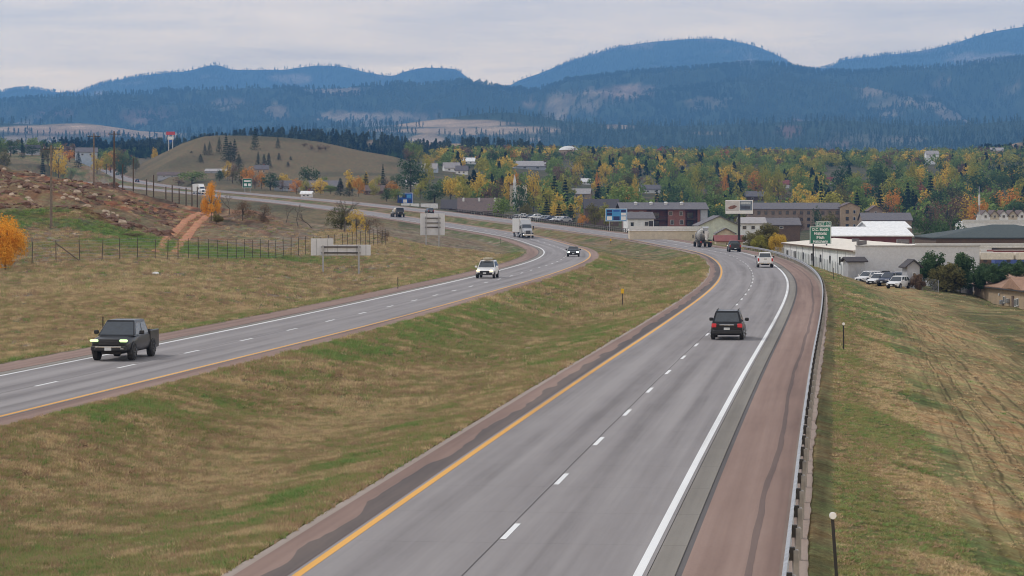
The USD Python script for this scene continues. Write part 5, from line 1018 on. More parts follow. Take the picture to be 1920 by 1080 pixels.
for k, (px, base, top, w, kd, lab) in enumerate(((1752, 548, 468, 62, 'D', 'tall dark bushy tree nearest the grey shed'), (1800, 550, 470, 60, 'D', 'tall dark green tree in the middle of the shrub clump'), (1775, 556, 492, 70, 'V', 'dull olive tree low in front of the dark clump'), (1838, 545, 492, 40, 'D', 'dark bush behind the plank fence'), (1866, 540, 496, 46, 'D', 'dark bush behind the brown hip roof'), (1720, 545, 512, 30, 'B', 'brown bare bush beside the grey shed'), (1905, 520, 490, 50, 'D', 'dark bush at the right edge behind the brown roof'))):
    rich_tree(px, base, top, w, kd, lab, 6500, .05, 40, Y=352.0 - 2 * k)
for k, (px, base, top, w, kd, lab) in enumerate(((1412, 471, 427, 46, 'V', 'olive bush at the foot of the billboard by the curve'), (1440, 475, 419, 62, 'V', 'largest olive autumn bush between billboard and white workshop'), (1426, 476, 436, 40, 'L', 'yellow-green bush low in front of the olive bushes'), (1458, 478, 432, 34, 'Y', 'yellow bush against the left end of the white workshop'))): rich_tree(px, base, top, w, kd, lab, 4200, .042, 30, Y=474.0 - 2 * k)
for k, (px, top) in enumerate(((1850, 489), (1878, 487), (1893, 490), (1916, 486))): rich_tree(px, 530, top, 40, 'D', 'dark evergreen bush, ' + ('leftmost', 'second', 'third', 'rightmost')[k] + ' of those behind the brown hip roof', 3000, .05, 26, Y=384.0)
for k, (px, base, top) in enumerate(((585, 283, 270), (598, 284, 268), (611, 282, 270), (570, 275, 268))): plant_base(px, base, top, 18, 'B', 'brown scrub clump, ' + ('left middle', 'largest', 'right', 'uppermost left')[k] + ' one on the crest of the dry hill')
LAND.append((1785, 510, 'the dark shrub clump'))
def bare_tree(px, base, top, label, seed, lean=(0, 0), Y=None):
    p = ground_at(px, base, 100) if Y is None else at(px, base, Y); h = (base - top) / FPX * p[1]; r = np.random.default_rng(seed); t = thing('bare_tree', label, 'tree', p, 0)
    tr, br = MB(), MB()
    def grow(a, d, L, rad, n, m):
        b = a + d * L; m.cyl(a, b, rad, rad * .62, 5, False)
        if n == 0: return
        for _ in range(3 if n > 1 else 4):
            q = d + r.normal(0, .45, 3); q[2] = q[2] * .8 + .25; q /= np.linalg.norm(q); grow(b, q, L * r.uniform(.55, .8), rad * .55, n - 1, br)
    d = np.array([lean[0], lean[1], 1.0]); d /= np.linalg.norm(d); grow(np.array([0, 0, -.3]), d, h * .42, h * .022 + .03, 4, tr)
    tr.build('trunk', GBARK, t); br.build('crown', GBARK, t)
bare_tree(588, 428, 388, 'dark bare tree leaning left over the field', 5, (-.9, 0)); bare_tree(560, 425, 384, 'thin bare tree left of the leaning one', 6, (-.25, .1)); bare_tree(645, 436, 376, 'tall bare tree rising from the olive bushes', 7, (.1, 0)); bare_tree(430, 402, 366, 'small bare tree right of the slim orange tree', 8); bare_tree(535, 418, 386, 'low bare tree right of the reddish shrub', 9, (.3, 0)); bare_tree(1782, 440, 395, 'bare twiggy tree above the dark green hall', 10, Y=640.0)
# boulders and rubble on the red cut bank
def rock_mesh(seed):
    r = np.random.default_rng(seed); m = trimesh.creation.icosphere(1, 1.0); v = np.array(m.vertices); v *= 1 + .28 * r.normal(0, 1, (len(v), 1)) * .6; v *= [1.2, .9, .7]; m = trimesh.Trimesh(v).convex_hull; return np.array(m.vertices), np.array(m.faces)
PALE = pm('pale_sandstone', (.40, .31, .23), .9, var=.3, scale=2); DARKR = pm('dark_red_rock', (.14, .075, .05), .9, var=.4, scale=2)
r = np.random.default_rng(5); made = {}; nrock = 0
ROCK = [(15, 300), (32, 308), (8, 318), (48, 300), (60, 307), (84, 326), (80, 330), (112, 327), (76, 314), (25, 330), (52, 340), (100, 343), (124, 340), (53, 372), (56, 378), (122, 366), (134, 371), (118, 372), (163, 388), (145, 375), (96, 352), (66, 352), (152, 352), (178, 366), (205, 370), (22, 366), (212, 400), (202, 404), (220, 405), (198, 398), (38, 352), (140, 440), (68, 296), (4, 290), (170, 345), (20, 281), (40, 286), (187, 352)]
for px, py in ROCK:
    p = ground_at(px, py, 300, 600)
    if p is None: continue
    k = nrock % 3; s = r.uniform(.25, .55); nrock += 1; lab, grp = 'pale boulder lying on the red cut bank', 'pale boulders on the red cut bank'
    if k not in made:
        t = thing('boulder', lab, 'rock', p, float(r.uniform(0, 6)), grp, s); made[k] = t.GetPath(); usdkit.mesh(stage, str(t.GetPath()) + '/stone', rock_mesh(k), PALE)
    else: dup(made[k], 'boulder', lab, 'rock', p, float(r.uniform(0, 6)), grp, s)
n = 6500; px, Y = r.uniform(-160, 330, n), r.uniform(335, 455, n); x = (px - 960) / FPX * Y; z = height(x, Y); keep = meshkit.fbm(np.stack([x / 9, Y / 9, 0 * x], -1), 3, 4) > .48
instancer('rubble', [(rock_mesh(20), DARKR), (rock_mesh(21), DARKR), (rock_mesh(22), PALE)], np.stack([x, Y, z], -1)[keep], r.uniform(0, 6, keep.sum()), np.minimum(.09 / r.uniform(.05, 1, keep.sum()) ** .75, .75), r.choice(3, keep.sum(), p=[.5, .48, .02]), 'dark rubble and clods over the red cut bank', 'rubble')
# the red two-wheel track up the bank
def track():
    q = TRACK; d = np.gradient(q, axis=0); d /= np.linalg.norm(d, axis=1)[:, None]; nrm = np.c_[d[:, 1], -d[:, 0]]; t = np.linspace(0, 1, len(q))[:, None]
    for s in (-1, 1):
        cols = []
        for o in (-.55, -.3, 0, .3, .55):
            e = q + nrm * (s * .95 + o + .15 * np.sin(t * 17 + o) * abs(o)); cols.append(np.c_[e, height(e[:, 0], e[:, 1]) + (.12 if abs(o) < .5 else .02)])
        v = np.stack(cols, 1); struct('dirt_track', (v.reshape(-1, 3), grid_faces(len(q), 5)), REDD, True)
REDD = pm('red_dirt', (.40, .17, .085), .95, var=.25, scale=.8)
track()
# litter-pale stones in the grass
for px, py, lab in ((292, 513, 'small white stone in the weeds of the left field'), (857, 471, 'small pale stone in the grass below the square bare sign'), (991, 655, 'pale stone in the median drain'), (784, 749, 'pale straw clump low in the median')):
    p = ground_at(px, py, 60); t = thing('stone', lab, 'stone', p, .4, None, .17 * p[1] / 200 + .05); usdkit.mesh(stage, str(t.GetPath()) + '/stone', rock_mesh(px), SWHITE if px == 292 else PALE)
# grass: tufts standing in the verges, median and banks
def tuft(seed, nb=26, spread=.5):
    r = np.random.default_rng(seed); m = MB()
    for _ in range(nb):
        a = r.uniform(0, 6.28); d = r.uniform(0, spread); b = np.array([math.cos(a) * d, math.sin(a) * d, -.05]); h = r.uniform(.5, 1.0); l = r.normal(0, .3, 2); w = r.uniform(.025, .045); u = r.uniform(0, 3.14); s = np.array([math.cos(u) * w, math.sin(u) * w, 0])
        m.add([b - s, b + s, b + [l[0] * h, l[1] * h, h]], [[0, 1, 2]])
    return m
TUFTM = [leaf_mat(n_, c_, .62, .2) for n_, c_ in (('hay_grass', (.38, .315, .205)), ('olive_grass', (.205, .208, .095)), ('green_grass', (.130, .205, .070)), ('rust_grass', (.255, .190, .130)))]
PAL = np.array([(.225, .170, .100), (.125, .116, .052), (.075, .115, .040), (.165, .118, .078)])
def grass(n, Ya, Yb, sc, seed, power):
    r = np.random.default_rng(seed); Y = (r.uniform(0, 1, n) * (Yb ** power - Ya ** power) + Ya ** power) ** (1 / power); x = r.uniform(-.215, .215, n) * Y
    d1, d2 = signed(ebx, x, Y)[0], signed(wbx, x, Y)[0]; ok = ((d1 > 7.9) | (d1 < -5.4)) & ((d2 > 5.2) | (d2 < -7.2)) & ~((Y > 335) & (x < -30) & (r.uniform(0, 1, n) < .9))
    x, Y = x[ok], Y[ok]; z = height(x, Y); col = ground_tint(x, Y, z); dist = np.linalg.norm((col[:, None] - PAL[None]) / (col.sum(1)[:, None, None] + .05), axis=2) + r.uniform(0, .5, (len(x), 4)); w = dist.argmin(1)
    hh = r.uniform(.5, 1.0, len(x)) * sc
    mown = signed(ebx, x, Y)[0] > 7; keep = ~mown | (r.uniform(0, 1, len(x)) < np.where(signed(ebx, x, Y)[0] < 11.5, .55, .05)); hh = hh * np.where(mown, .55, 1.0); x, Y, z, w, hh = x[keep], Y[keep], z[keep], w[keep], hh[keep]
    return instancer('grass', [(tuft(k), TUFTM[k]) for k in range(4)], np.stack([x, Y, z], -1), r.uniform(0, 6.28, len(x)), np.stack([sc * np.ones(len(x)) * 1.2, sc * np.ones(len(x)) * 1.2, hh * .7], -1), w, {1: 'dry autumn grass tufts over the near verges and median', 3: 'autumn grass tufts over the middle of the median', 2: 'coarser weeds over the farther field and banks'}[seed], 'grass')
grass(120000, 48, 115, .27, 1, 1.6)
grass(75000, 115, 200, .38, 3, 1.5)
grass(65000, 200, 420, .58, 2, 1.4)
# ---------------------------------------------------------------- vehicles (built facing +y, origin on the road under the middle)
TYRE = pm('tyre_rubber', (.014, .014, .015), .85, var=.2, scale=10)
RIM = pm('wheel_rim', (.30, .30, .31), .35, metallic=.8)
DRIM = pm('dark_wheel_rim', (.07, .07, .075), .4, metallic=.6)
PLASTIC = pm('black_plastic', (.018, .018, .020), .6, var=.2)
CARGLASS = pm('car_glass', (.026, .034, .044), .04, var=.2, spec=1.0)
PLATE = pm('number_plate', (.55, .58, .60), .4)
TAIL = pm('tail_lamp', (.42, .012, .018), .2, var=.1)
TAILON = pm('lit_tail_lamp', (.45, .02, .03), .25, emit=(1.0, .05, .06), estr=.10)
LAMP = pm('head_lamp_glass', (.55, .56, .58), .1, var=.1)
def lit(name, c, s): return pm(name, c, .2, emit=c, estr=s)
CHROME = pm('chrome', (.55, .56, .58), .18, metallic=1.0, var=.05)
PAINT = {k: pm(f'{k}_car_paint', c, .28, var=.05, coat=.25 if c[0] > .1 else 0.12, spec=.45 if c[0] > .1 else .28) for k, c in (('black', (.013, .014, .017)), ('white', (.74, .74, .75)), ('silver', (.36, .37, .39)), ('charcoal', (.04, .043, .047)), ('navy', (.02, .03, .07)), ('red', (.30, .02, .025)), ('cream', (.60, .52, .40)), ('green', (.02, .10, .07)))}
def loft(m, st):
    """stations (y, half width, bottom, top, tuck): a rounded closed body"""
    R = []
    for y, w, zb, zt, tuck in st:
        h = zt - zb
        half = [(w * .55, zb), (w * .92, zb + .04), (w * .985, zb + .25 * h), (w, zb + .55 * h), (w * .985, zb + .78 * h), (w * (1 - tuck * .5), zt - .05 * h), (w * (1 - tuck) * .8, zt), (0.001, zt + .012)]
        R.append([(x, y, z) for x, z in half] + [(-x, y, z) for x, z in half[::-1][1:]])
    n = len(R[0]); v = np.array(R).reshape(-1, 3); f = []
    for i in range(len(R) - 1):
        for j in range(n):
            k = (j + 1) % n; f.append([i * n + j, i * n + k, (i + 1) * n + k, (i + 1) * n + j])
    m.add(v, f)
    for i, s in ((0, 1), (len(R) - 1, -1)):
        c = len(v); q = [i * n + j for j in range(n)]
        m.add(v[q], [[0, b, a] if s > 0 else [0, a, b] for a, b in zip(range(1, n - 1), range(2, n))])
    return m
def wheels(t, pos, r, w, half, rim=RIM):
    for y in pos:
        for s in (-1, 1):
            x0, x1 = s * (half - w), s * half
            ty = MB().cyl((x0, y, r), (x1 - s * .03, y, r), r, n=22).cyl((x1 - s * .03, y, r), (x1, y, r), r, r * .9, 22).build('wheel', TYRE, t)
            m = MB().cyl((x1 - s * .01, y, r), (x1 + s * .012, y, r), r * .66, r * .6, 18)
            for k in range(5):
                a = k * 2 * math.pi / 5; m.cyl((x1 + s * .012, y, r), (x1 + s * .02, y + r * .58 * math.cos(a), r + r * .58 * math.sin(a)), .045, n=4)
            m.build('rim', rim, ty)
def arches(t, pos, r, half, paint=PLASTIC):
    for y in pos:
        for s in (-1, 1):
            m = MB(); a = np.linspace(-.15, math.pi + .15, 13); R0, R1 = r * 1.04, r * 1.26
            v = np.concatenate([np.stack([np.full(13, s * X), y + R * np.cos(a), r + R * np.sin(a)], -1) for X, R in ((half + .012, R0), (half + .012, R1), (half - .1, R0), (half - .1, R1))])
            f = []
            for k in range(12): f += [[k, k + 1, 14 + k, 13 + k], [13 + k, 14 + k, 40 + k, 39 + k], [k, k + 1, 27 + k, 26 + k]]
            m.add(v, f).cyl((s * (half - .22), y, r), (s * (half + .002), y, r), r * 1.05, n=20)
            m.build('wheel_arch', paint, t)
def cabin(t, paint, yr0, yr1, yf1, yf0, zb, zr, wb, wr, pillars=(0.0,), glass=CARGLASS, rear=True):
    """the glasshouse: painted pillars and roof with panes a little proud"""
    B = [(-wb, yr0), (wb, yr0), (wb, yf0), (-wb, yf0)]; T = [(-wr, yr1), (wr, yr1), (wr, yf1), (-wr, yf1)]
    pts = [(x, y, zb) for x, y in B] + [(x, y, zr - .07) for x, y in T] + [(x * .93, y + (.06 if y < (yr1 + yf1) / 2 else -.06), zr) for x, y in T] + [(0, (yr1 + yf1) / 2, zr + .025)]
    r = MB().hull(pts).build('cabin', paint, t)
    def pane(name, q, e):
        q = np.array(q, float); c = q.mean(0); nrm = np.cross(q[1] - q[0], q[2] - q[0]); nrm /= np.linalg.norm(nrm)
        if nrm @ (c - np.array([0, (yr1 + yf1) / 2, zb])) < 0: nrm = -nrm
        q = c + (q - c) * e
        MB().hull(np.vstack([q + nrm * .014, q - nrm * .03])).build(name, glass, t)
    lerp = lambda a, b, k: np.array(a) + (np.array(b) - np.array(a)) * k
    P = lambda i, k: lerp((*B[i], zb), (*T[i], zr - .07), k)
    pane('windscreen', [P(3, .06), P(2, .06), P(2, .97), P(3, .97)], np.array([.93, .97, .97]))
    if rear: pane('rear_window', [P(0, .12), P(1, .12), P(1, .95), P(0, .95)], np.array([.86, .95, .95]))
    cuts = [0.03, *[.03 + .94 * (k + 1) / (len(pillars) + 1) for k in range(len(pillars))], .97]
    for i, j in ((1, 2), (0, 3)):
        for a, b in zip(cuts[:-1], cuts[1:]):
            lo0, lo1, hi0, hi1 = lerp(P(i, .08), P(j, .08), a + .025), lerp(P(i, .08), P(j, .08), b - .025), lerp(P(i, .92), P(j, .92), a + .025), lerp(P(i, .92), P(j, .92), b - .025)
            pane('side_window', [lo0, lo1, hi1, hi0], np.array([1, .97, .94]))
    return r
def mirrors(t, paint, y, z, w):
    for s in (-1, 1):
        MB().bb((s * (w + .13), y, z), (.24, .14, .2), .04).cyl((s * (w - .02), y, z - .05), (s * (w + .1), y, z - .03), .03, n=5).build('mirror', paint, t)
def suv(label, loc, rz, paint='black', lights=None, tail=TAIL, L=4.6, W=1.86, H=1.68, gc=.26, rails=True, name='car', cat='car', group=None, roofbox=False, rim=RIM, sedan=False):
    t = thing(name, label, cat, loc, rz, group); p = PAINT[paint]; h = W / 2; a = L / 2; belt = .60 * H if not sedan else .66 * H
    st = [(-a, h * .86, gc + .14, belt - .12, .10), (-a + .10, h * .95, gc + .04, belt - .02, .10), (-a + .6, h, gc, belt, .06), (0, h, gc, belt + .01, .06), (a - 1.35, h, gc, belt - .02, .08), (a - .95, h * .99, gc, belt - .06, .14), (a - .25, h * .93, gc + .04, belt - .20, .18), (a - .04, h * .82, gc + .10, belt - .30, .16), (a, h * .72, gc + .16, belt - .36, .14)]
    if sedan: st[0] = (-a, h * .84, gc + .12, belt - .16, .12)
    loft(MB(), st).build('body', p, t, smooth=35)
    cb = (-a + .12, -a + .48, .25, 1.02) if not sedan else (-a + .55, -a + 1.25, .3, 1.15)
    cab = cabin(t, p, *cb, belt - .04, H, h * .93, h * .74, (0, 0) if not sedan else (0,))
    if rails:
        for s in (-1, 1): MB().bb((s * h * .66, -.5, H + .045), (.05, 2.2, .05), .015).build('roof_rail', PLASTIC, t)
    MB().bb((0, -a + .02, gc + .22), (W * .90, .22, .26), .06).build('rear_bumper', PLASTIC if not sedan else p, t)
    MB().bb((0, a - .06, gc + .16), (W * .80, .22, .22), .06).build('front_bumper', PLASTIC, t)
    MB().bb((0, a - .01, belt - .42), (W * .5, .1, .2), .03).build('grille', PLASTIC, t)
    for s in (-1, 1):
        MB().bb((s * h * .80, -a + .06, belt - .17), (.30, .16, .24), .04).build('tail_lamp', tail, t)
        MB().bb((s * h * .70, a - .08, belt - .30), (.34, .16, .15), .04).build('headlight', lights or LAMP, t)
        MB().bb((s * h * .62, a - .02, gc + .2), (.2, .1, .1), .03).build('fog_lamp', LAMP, t)
    MB().bb((0, -a - .02, belt - .38), (.36, .03, .18), .01).build('number_plate', PLATE, t); MB().bb((0, a + .06, gc + .22), (.34, .03, .15), .01).build('number_plate', PLATE, t)
    MB().bb((0, -a + .0, belt - .13), (W * .46, .06, .07), .02).build('trim_strip', CHROME, t)
    mirrors(t, PLASTIC if paint != 'white' else p, .78, belt + .08, h)
    ax = (-a + .86, a - .92); arches(t, ax, .345, h); wheels(t, ax, .345, .24, h + .02, rim)
    if roofbox: MB().bb((0, -.4, H + .16), (.9, 1.7, .2), .08).build('roof_load', pm('roof_load_tan', (.42, .38, .28), .7), t)
    return t
def pickup(label, loc, rz, paint='black', lights=None, tail=TAIL, L=5.75, W=2.0, H=1.92, gc=.42, load=None, name='pickup_truck', group=None, r=.41, rim=RIM):
    t = thing(name, label, 'pickup truck', loc, rz, group); p = PAINT[paint]; h = W / 2; a = L / 2; belt = 1.20; cy = -.72   # the cab's back wall
    st = [(cy - .45, h * .97, gc, belt, .05), (.4, h, gc, belt + .01, .06), (a - 1.75, h, gc, belt - .01, .07), (a - 1.3, h * .99, gc, belt - .03, .12), (a - .35, h * .96, gc + .02, belt - .12, .14), (a - .06, h * .88, gc + .06, belt - .24, .12), (a, h * .80, gc + .1, belt - .32, .1)]
    loft(MB(), st).build('body', p, t, smooth=35)
    b0, b1 = -a, cy - .47
    m = MB()
    for s in (-1, 1): m.bb((s * (h - .06), (b0 + b1) / 2, (gc + belt) / 2 + .08), (.10, b1 - b0, belt - gc + .14), .04)
    m.box((0, (b0 + b1) / 2, .72), (W - .2, b1 - b0 - .1, .1)).bb((0, b1 - .05, (gc + belt) / 2 + .1), (W - .2, .08, belt - gc), .02)
    m.build('load_bed', p, t)
    tg = MB().bb((0, b0 + .05, (.66 + belt + .12) / 2), (W - .22, .10, belt + .12 - .66), .04).build('tailgate', p, t)
    MB().bb((0, b0 - .012, 1.12), (.4, .03, .08), .01).build('handle', PLASTIC, tg)
    cabin(t, p, cy - .42, cy - .28, .78, 1.52, belt - .03, H, h * .93, h * .72, (0,))
    MB().bb((0, b0 - .12, .60), (W * .92, .24, .2), .05).build('rear_bumper', CHROME if paint == 'white' else PLASTIC, t)
    MB().bb((0, a + .03, .62), (W * .88, .24, .26), .06).build('front_bumper', PLASTIC, t)
    if paint == 'black': MB().bb((0, a + .145, .70), (W * .66, .03, .07), .01).build('bumper_strip', CHROME, t)
    MB().bb((0, a + .0, .92), (W * .52, .1, .34), .04).build('grille', PLASTIC, t)
    for z in (.84, .98): MB().bb((0, a + .055, z), (W * .5, .03, .035), .01).build('grille_bar', DRIM, t)
    for s in (-1, 1):
        MB().bb((s * (h - .12), b0 + .03, 1.02), (.2, .12, .42), .03).build('tail_lamp', tail, t)
        MB().bb((s * h * .74, a - .02, 1.0), (.42, .16, .13), .05).build('headlight', lights or LAMP, t)
        MB().bb((s * h * .70, a + .10, .62), (.22, .1, .12), .03).build('fog_lamp', LAMP, t)
    MB().bb((0, b0 - .25, .62), (.34, .03, .16), .01).build('number_plate', PLATE, t); MB().bb((0, a + .16, .60), (.34, .03, .16), .01).build('number_plate', PLATE, t)
    mirrors(t, PLASTIC, 1.0, belt + .14, h + .03)
    MB().box((0, 0, gc - .02), (W * .5, L * .86, .14)).build('chassis', PLASTIC, t)
    ax = (-a + 1.12, a - 1.02); arches(t, ax, r, h); wheels(t, ax, r, .28, h + .03, rim)
    if load: MB().bb((0, (b0 + b1) / 2, 1.30), (W * .8, (b1 - b0) * .7, .5), .12).build('load', pm('dark_bed_load', (.05, .055, .05), .8, var=.4, scale=4), t)
    return t
def lorry(label, loc, rz, paint='white', trailer=True, lights=None, name='semi_truck', L=15.0, H=4.0):
    t = thing(name, label, 'lorry', loc, rz); p = PAINT[paint]; f = 2.6   # cab occupies y from f to f+5.2 at the front
    y0 = L / 2 - 5.6
    loft(MB(), [(y0 + 3.4, 1.05, .75, 2.05, .08), (y0 + 4.6, .98, .7, 1.85, .16), (y0 + 5.35, .86, .75, 1.60, .2), (y0 + 5.5, .7, .85, 1.45, .2)]).build('hood', p, t, smooth=35)
    MB().hull([(x, y, z) for x, y, z in ((-1.18, y0 + .9, .8), (1.18, y0 + .9, .8), (1.18, y0 + 3.45, .8), (-1.18, y0 + 3.45, .8), (-1.18, y0 + .9, 2.9), (1.18, y0 + .9, 2.9), (1.1, y0 + 3.45, 1.9), (-1.1, y0 + 3.45, 1.9), (1.0, y0 + 2.9, 2.85), (-1.0, y0 + 2.9, 2.85))]).build('cab', p, t)
    MB().hull([(-1.15, y0 + .9, 2.85), (1.15, y0 + .9, 2.85), (1.0, y0 + 2.9, 2.85), (-1.0, y0 + 2.9, 2.85), (-1.1, y0 + .9, 3.75), (1.1, y0 + .9, 3.75), (-1.05, y0 + 1.4, 3.75), (1.05, y0 + 1.4, 3.75)]).build('roof_fairing', p, t)
    MB().hull([(-.97, y0 + 3.46, 2.0), (.97, y0 + 3.46, 2.0), (-.88, y0 + 2.98, 2.78), (.88, y0 + 2.98, 2.78), (-.97, y0 + 3.42, 1.98), (.88, y0 + 2.9, 2.7)]).build('windscreen', CARGLASS, t)
    for s in (-1, 1):
        MB().hull([(s * 1.19, y0 + 2.2, 1.95), (s * 1.13, y0 + 3.2, 1.95), (s * 1.12, y0 + 2.75, 2.7), (s * 1.19, y0 + 2.2, 2.7), (s * 1.1, y0 + 2.5, 2.3)]).build('side_window', CARGLASS, t)
        MB().bb((s * 1.42, y0 + 3.3, 2.1), (.22, .16, .75), .04).build('mirror', PLASTIC, t)
        MB().bb((s * .78, y0 + 5.36, 1.15), (.34, .2, .24), .05).build('headlight', lights or LAMP, t)
        MB().cyl((s * 1.05, y0 + .7, .9), (s * 1.05, y0 + .7, 3.9), .09, n=10).build('exhaust_stack', CHROME, t)
        MB().cyl((s * 1.0, y0 + 1.3, .7), (s * 1.0, y0 + 2.6, .7), .3, n=14).build('fuel_tank', CHROME, t)
    MB().bb((0, y0 + 5.48, 1.15), (.95, .1, .72), .05).build('grille', DRIM, t); MB().bb((0, y0 + 5.5, .6), (2.3, .3, .38), .08).build('front_bumper', CHROME, t)
    MB().box((0, y0 - .2, .72), (1.0, 5.6, .2)).build('chassis', PLASTIC, t)
    ax = [y0 + 4.5, y0 - .4, y0 - 1.7]
    if trailer:
        y1 = y0 + .55; b0 = -L / 2
        MB().bb((0, (b0 + y1) / 2, 2.55), (2.56, y1 - b0, H - 1.15), .05).build('trailer', PAINT['white'], t)
        MB().box((0, (b0 + y1) / 2, 1.05), (.9, y1 - b0 - .4, .22)).build('trailer_frame', PLASTIC, t)
        for s in (-1, 1): MB().bb((s * 1.1, b0 + 5.0, .85), (.04, 4.2, .55), .01).build('side_skirt', PAINT['silver'], t)
        ax += [b0 + 1.0, b0 + 2.2]
    wheels(t, ax, .5, .32, 1.24, CHROME)
    return t
def mixer(label, loc, rz, paint='silver', name='mixer_truck', L=9.0, shell=None):
    t = thing(name, label, 'mixer truck', loc, rz); p = PAINT[paint]; shell = shell or pm('mixer_drum_paint', (.50, .49, .47), .5, var=.3, scale=1.2)
    a = L / 2
    loft(MB(), [(a - 1.6, 1.05, .8, 1.95, .1), (a - .5, .95, .75, 1.75, .16), (a, .78, .85, 1.5, .2)]).build('hood', p, t, smooth=35)
    cabin(t, p, a - 3.2, a - 3.1, a - 1.95, a - 1.5, 1.3, 2.75, 1.12, 1.02, ())
    MB().box((0, -.4, .95), (1.0, L - 1.2, .28)).build('chassis', PLASTIC, t)
    prof = [(.35, -3.3), (.62, -3.25), (1.02, -2.4), (1.22, -1.2), (1.22, -.2), (1.0, .9), (.55, 1.6), (.3, 1.65)]
    m = MB(); ang = .20; n = 24; th = np.arange(n) * 2 * math.pi / n
    v = np.array([[rr * math.cos(q), yy, rr * math.sin(q)] for rr, yy in prof for q in th]); f = []
    for i in range(len(prof) - 1):
        for j in range(n): k = (j + 1) % n; f.append([i * n + j, i * n + k, (i + 1) * n + k, (i + 1) * n + j])
    v = np.c_[v[:, 0], v[:, 1] * math.cos(ang) + v[:, 2] * math.sin(ang), -v[:, 1] * math.sin(ang) + v[:, 2] * math.cos(ang)] + [0, .2, 2.25]; d = MB().add(v, f).build('drum', shell, t, smooth=40)
    for k in range(7):
        q = np.linspace(0, 2 * math.pi, 20) + k; yy = -2.6 + k * .55; rr = np.interp(yy, [p_[1] for p_ in prof], [p_[0] for p_ in prof]) + .02
        w = np.stack([rr * np.cos(q), np.full(20, yy) + .3 * (q - k) / 6.28, rr * np.sin(q)], -1); w = np.c_[w[:, 0], w[:, 1] * math.cos(ang) + w[:, 2] * math.sin(ang), -w[:, 1] * math.sin(ang) + w[:, 2] * math.cos(ang)] + [0, .2, 2.25]
        MB().path(w, .03, 3).build('drum_band', DRIM, d)
    MB().hull([(-.55, -a + .2, 3.75), (.55, -a + .2, 3.75), (-.7, -a + 1.1, 3.95), (.7, -a + 1.1, 3.95), (-.3, -a + .3, 3.0), (.3, -a + .3, 3.0), (0, -a + .9, 3.0)]).build('hopper', p, t)
    MB().hull([(-.30, -a - .1, 3.1), (.30, -a - .1, 3.1), (-.22, -a - .55, 1.45), (.22, -a - .55, 1.45), (-.25, -a + .1, 3.1), (.25, -a + .1, 3.1), (-.2, -a - .4, 1.4), (.2, -a - .4, 1.4)]).build('chute', pm('chute_steel', (.58, .55, .52), .6, var=.25), t)
    for s in (-1, 1):
        MB().hull([(s * 1.22, y, z) for y, z in ((-a + .2, 1.2), (-a + .6, 1.45), (-a + 3.2, 1.45), (-a + 3.6, 1.2))] + [(s * .85, y, z) for y, z in ((-a + .2, 1.2), (-a + .6, 1.45), (-a + 3.2, 1.45), (-a + 3.6, 1.2))]).build('mudguard', PLASTIC, t)
        MB().bb((s * .95, -a - .02, 1.0), (.3, .1, .22), .03).build('tail_lamp', TAIL, t)
        MB().bb((s * 1.42, a - 1.7, 2.0), (.22, .14, .7), .04).build('mirror', PLASTIC, t)
        MB().bb((s * 1.0, -a + .1, .62), (.5, .05, .7), .02).build('mud_flap', PLASTIC, t)
    lad = MB()
    for x in (-1.05, -.7): lad.cyl((x, -a + .3, .9), (x, -a + .5, 3.6), .04, n=5)
    for z in np.arange(1.1, 3.5, .35): lad.box((-.875, -a + .38, z), (.34, .04, .04))
    lad.build('ladder', PLASTIC, t)
    MB().bb((0, -a + .05, .85), (2.35, .25, .22), .04).build('rear_bumper', PLASTIC, t)
    wheels(t, [a - 1.2, -a + 1.2, -a + 2.6], .52, .4, 1.22, DRIM)
    return t
def rig(label, loc, rz):
    """short lorry with a cream tank and towed dark machine"""
    t = thing('tank_truck', label, 'lorry', loc, rz); L = 9.0
    loft(MB(), [(2.6, 1.1, .7, 2.4, .1), (3.3, 1.1, .7, 2.5, .12), (3.9, 1.05, .7, 1.7, .14), (4.6, .9, .75, 1.5, .16)]).build('cab', PAINT['black'], t, smooth=35)
    MB().box((0, -.8, .85), (1.1, 7.2, .25)).build('chassis', PLASTIC, t)
    MB().bb((0, .9, 1.8), (2.2, 2.6, 1.4), .35).build('tank', PAINT['cream'], t); MB().bb((0, -1.7, 1.5), (1.9, 1.6, .9), .2).build('machine_body', PAINT['silver'], t)
    MB().cyl((.5, -2.6, 1.4), (.2, -4.2, 2.1), .14, n=8).build('boom', DRIM, t); MB().bb((0, -3.4, 1.15), (2.0, 1.4, .3), .05).build('load_floor', PAINT['silver'], t)
    for s in (-1, 1): MB().bb((s * .7, 4.6, 1.15), (.3, .1, .2), .03).build('headlight', LAMP, t)
    wheels(t, [3.6, -.2, -1.4, -3.2], .48, .3, 1.15, DRIM); return t
def on_road(px, py, fx, fz, off=None, toward=False):
    """the road spot seen at (px, py), and the heading of the traffic there"""
    Y = np.geomspace(60, 2000, 4000); g = CAMH - (py - HOR) / FPX * Y - fz(Y); i = np.where((g[:-1] > 0) & (g[1:] <= 0))[0]; y = float(Y[i[0]]) if len(i) else 400.0
    x = (px - 960) / FPX * y
    if off is not None: x = float(fx(y)) + off
    d = float(fx(y, 1)); rz = math.atan2(-d, 1.0) + (math.pi if toward else 0)
    return np.array([x, y, float(fz(y)) + .006]), rz
def put(fn, label, px, py, road, off=None, toward=False, dz=0.0, **k):
    fx, fz = (ebx, ebz) if road == 'E' else (wbx, wbz)
    p, rz = on_road(px, py, fx, fz, off, toward)
    return fn(label, p, rz + dz, **k)
GL = lit('green_white_headlight', (.66, 1.0, .45), .9); GL2 = lit('cold_white_headlight', (.80, 1.0, .88), 4.0); AM = lit('amber_white_headlight', (1.0, .72, .30), 3.0)
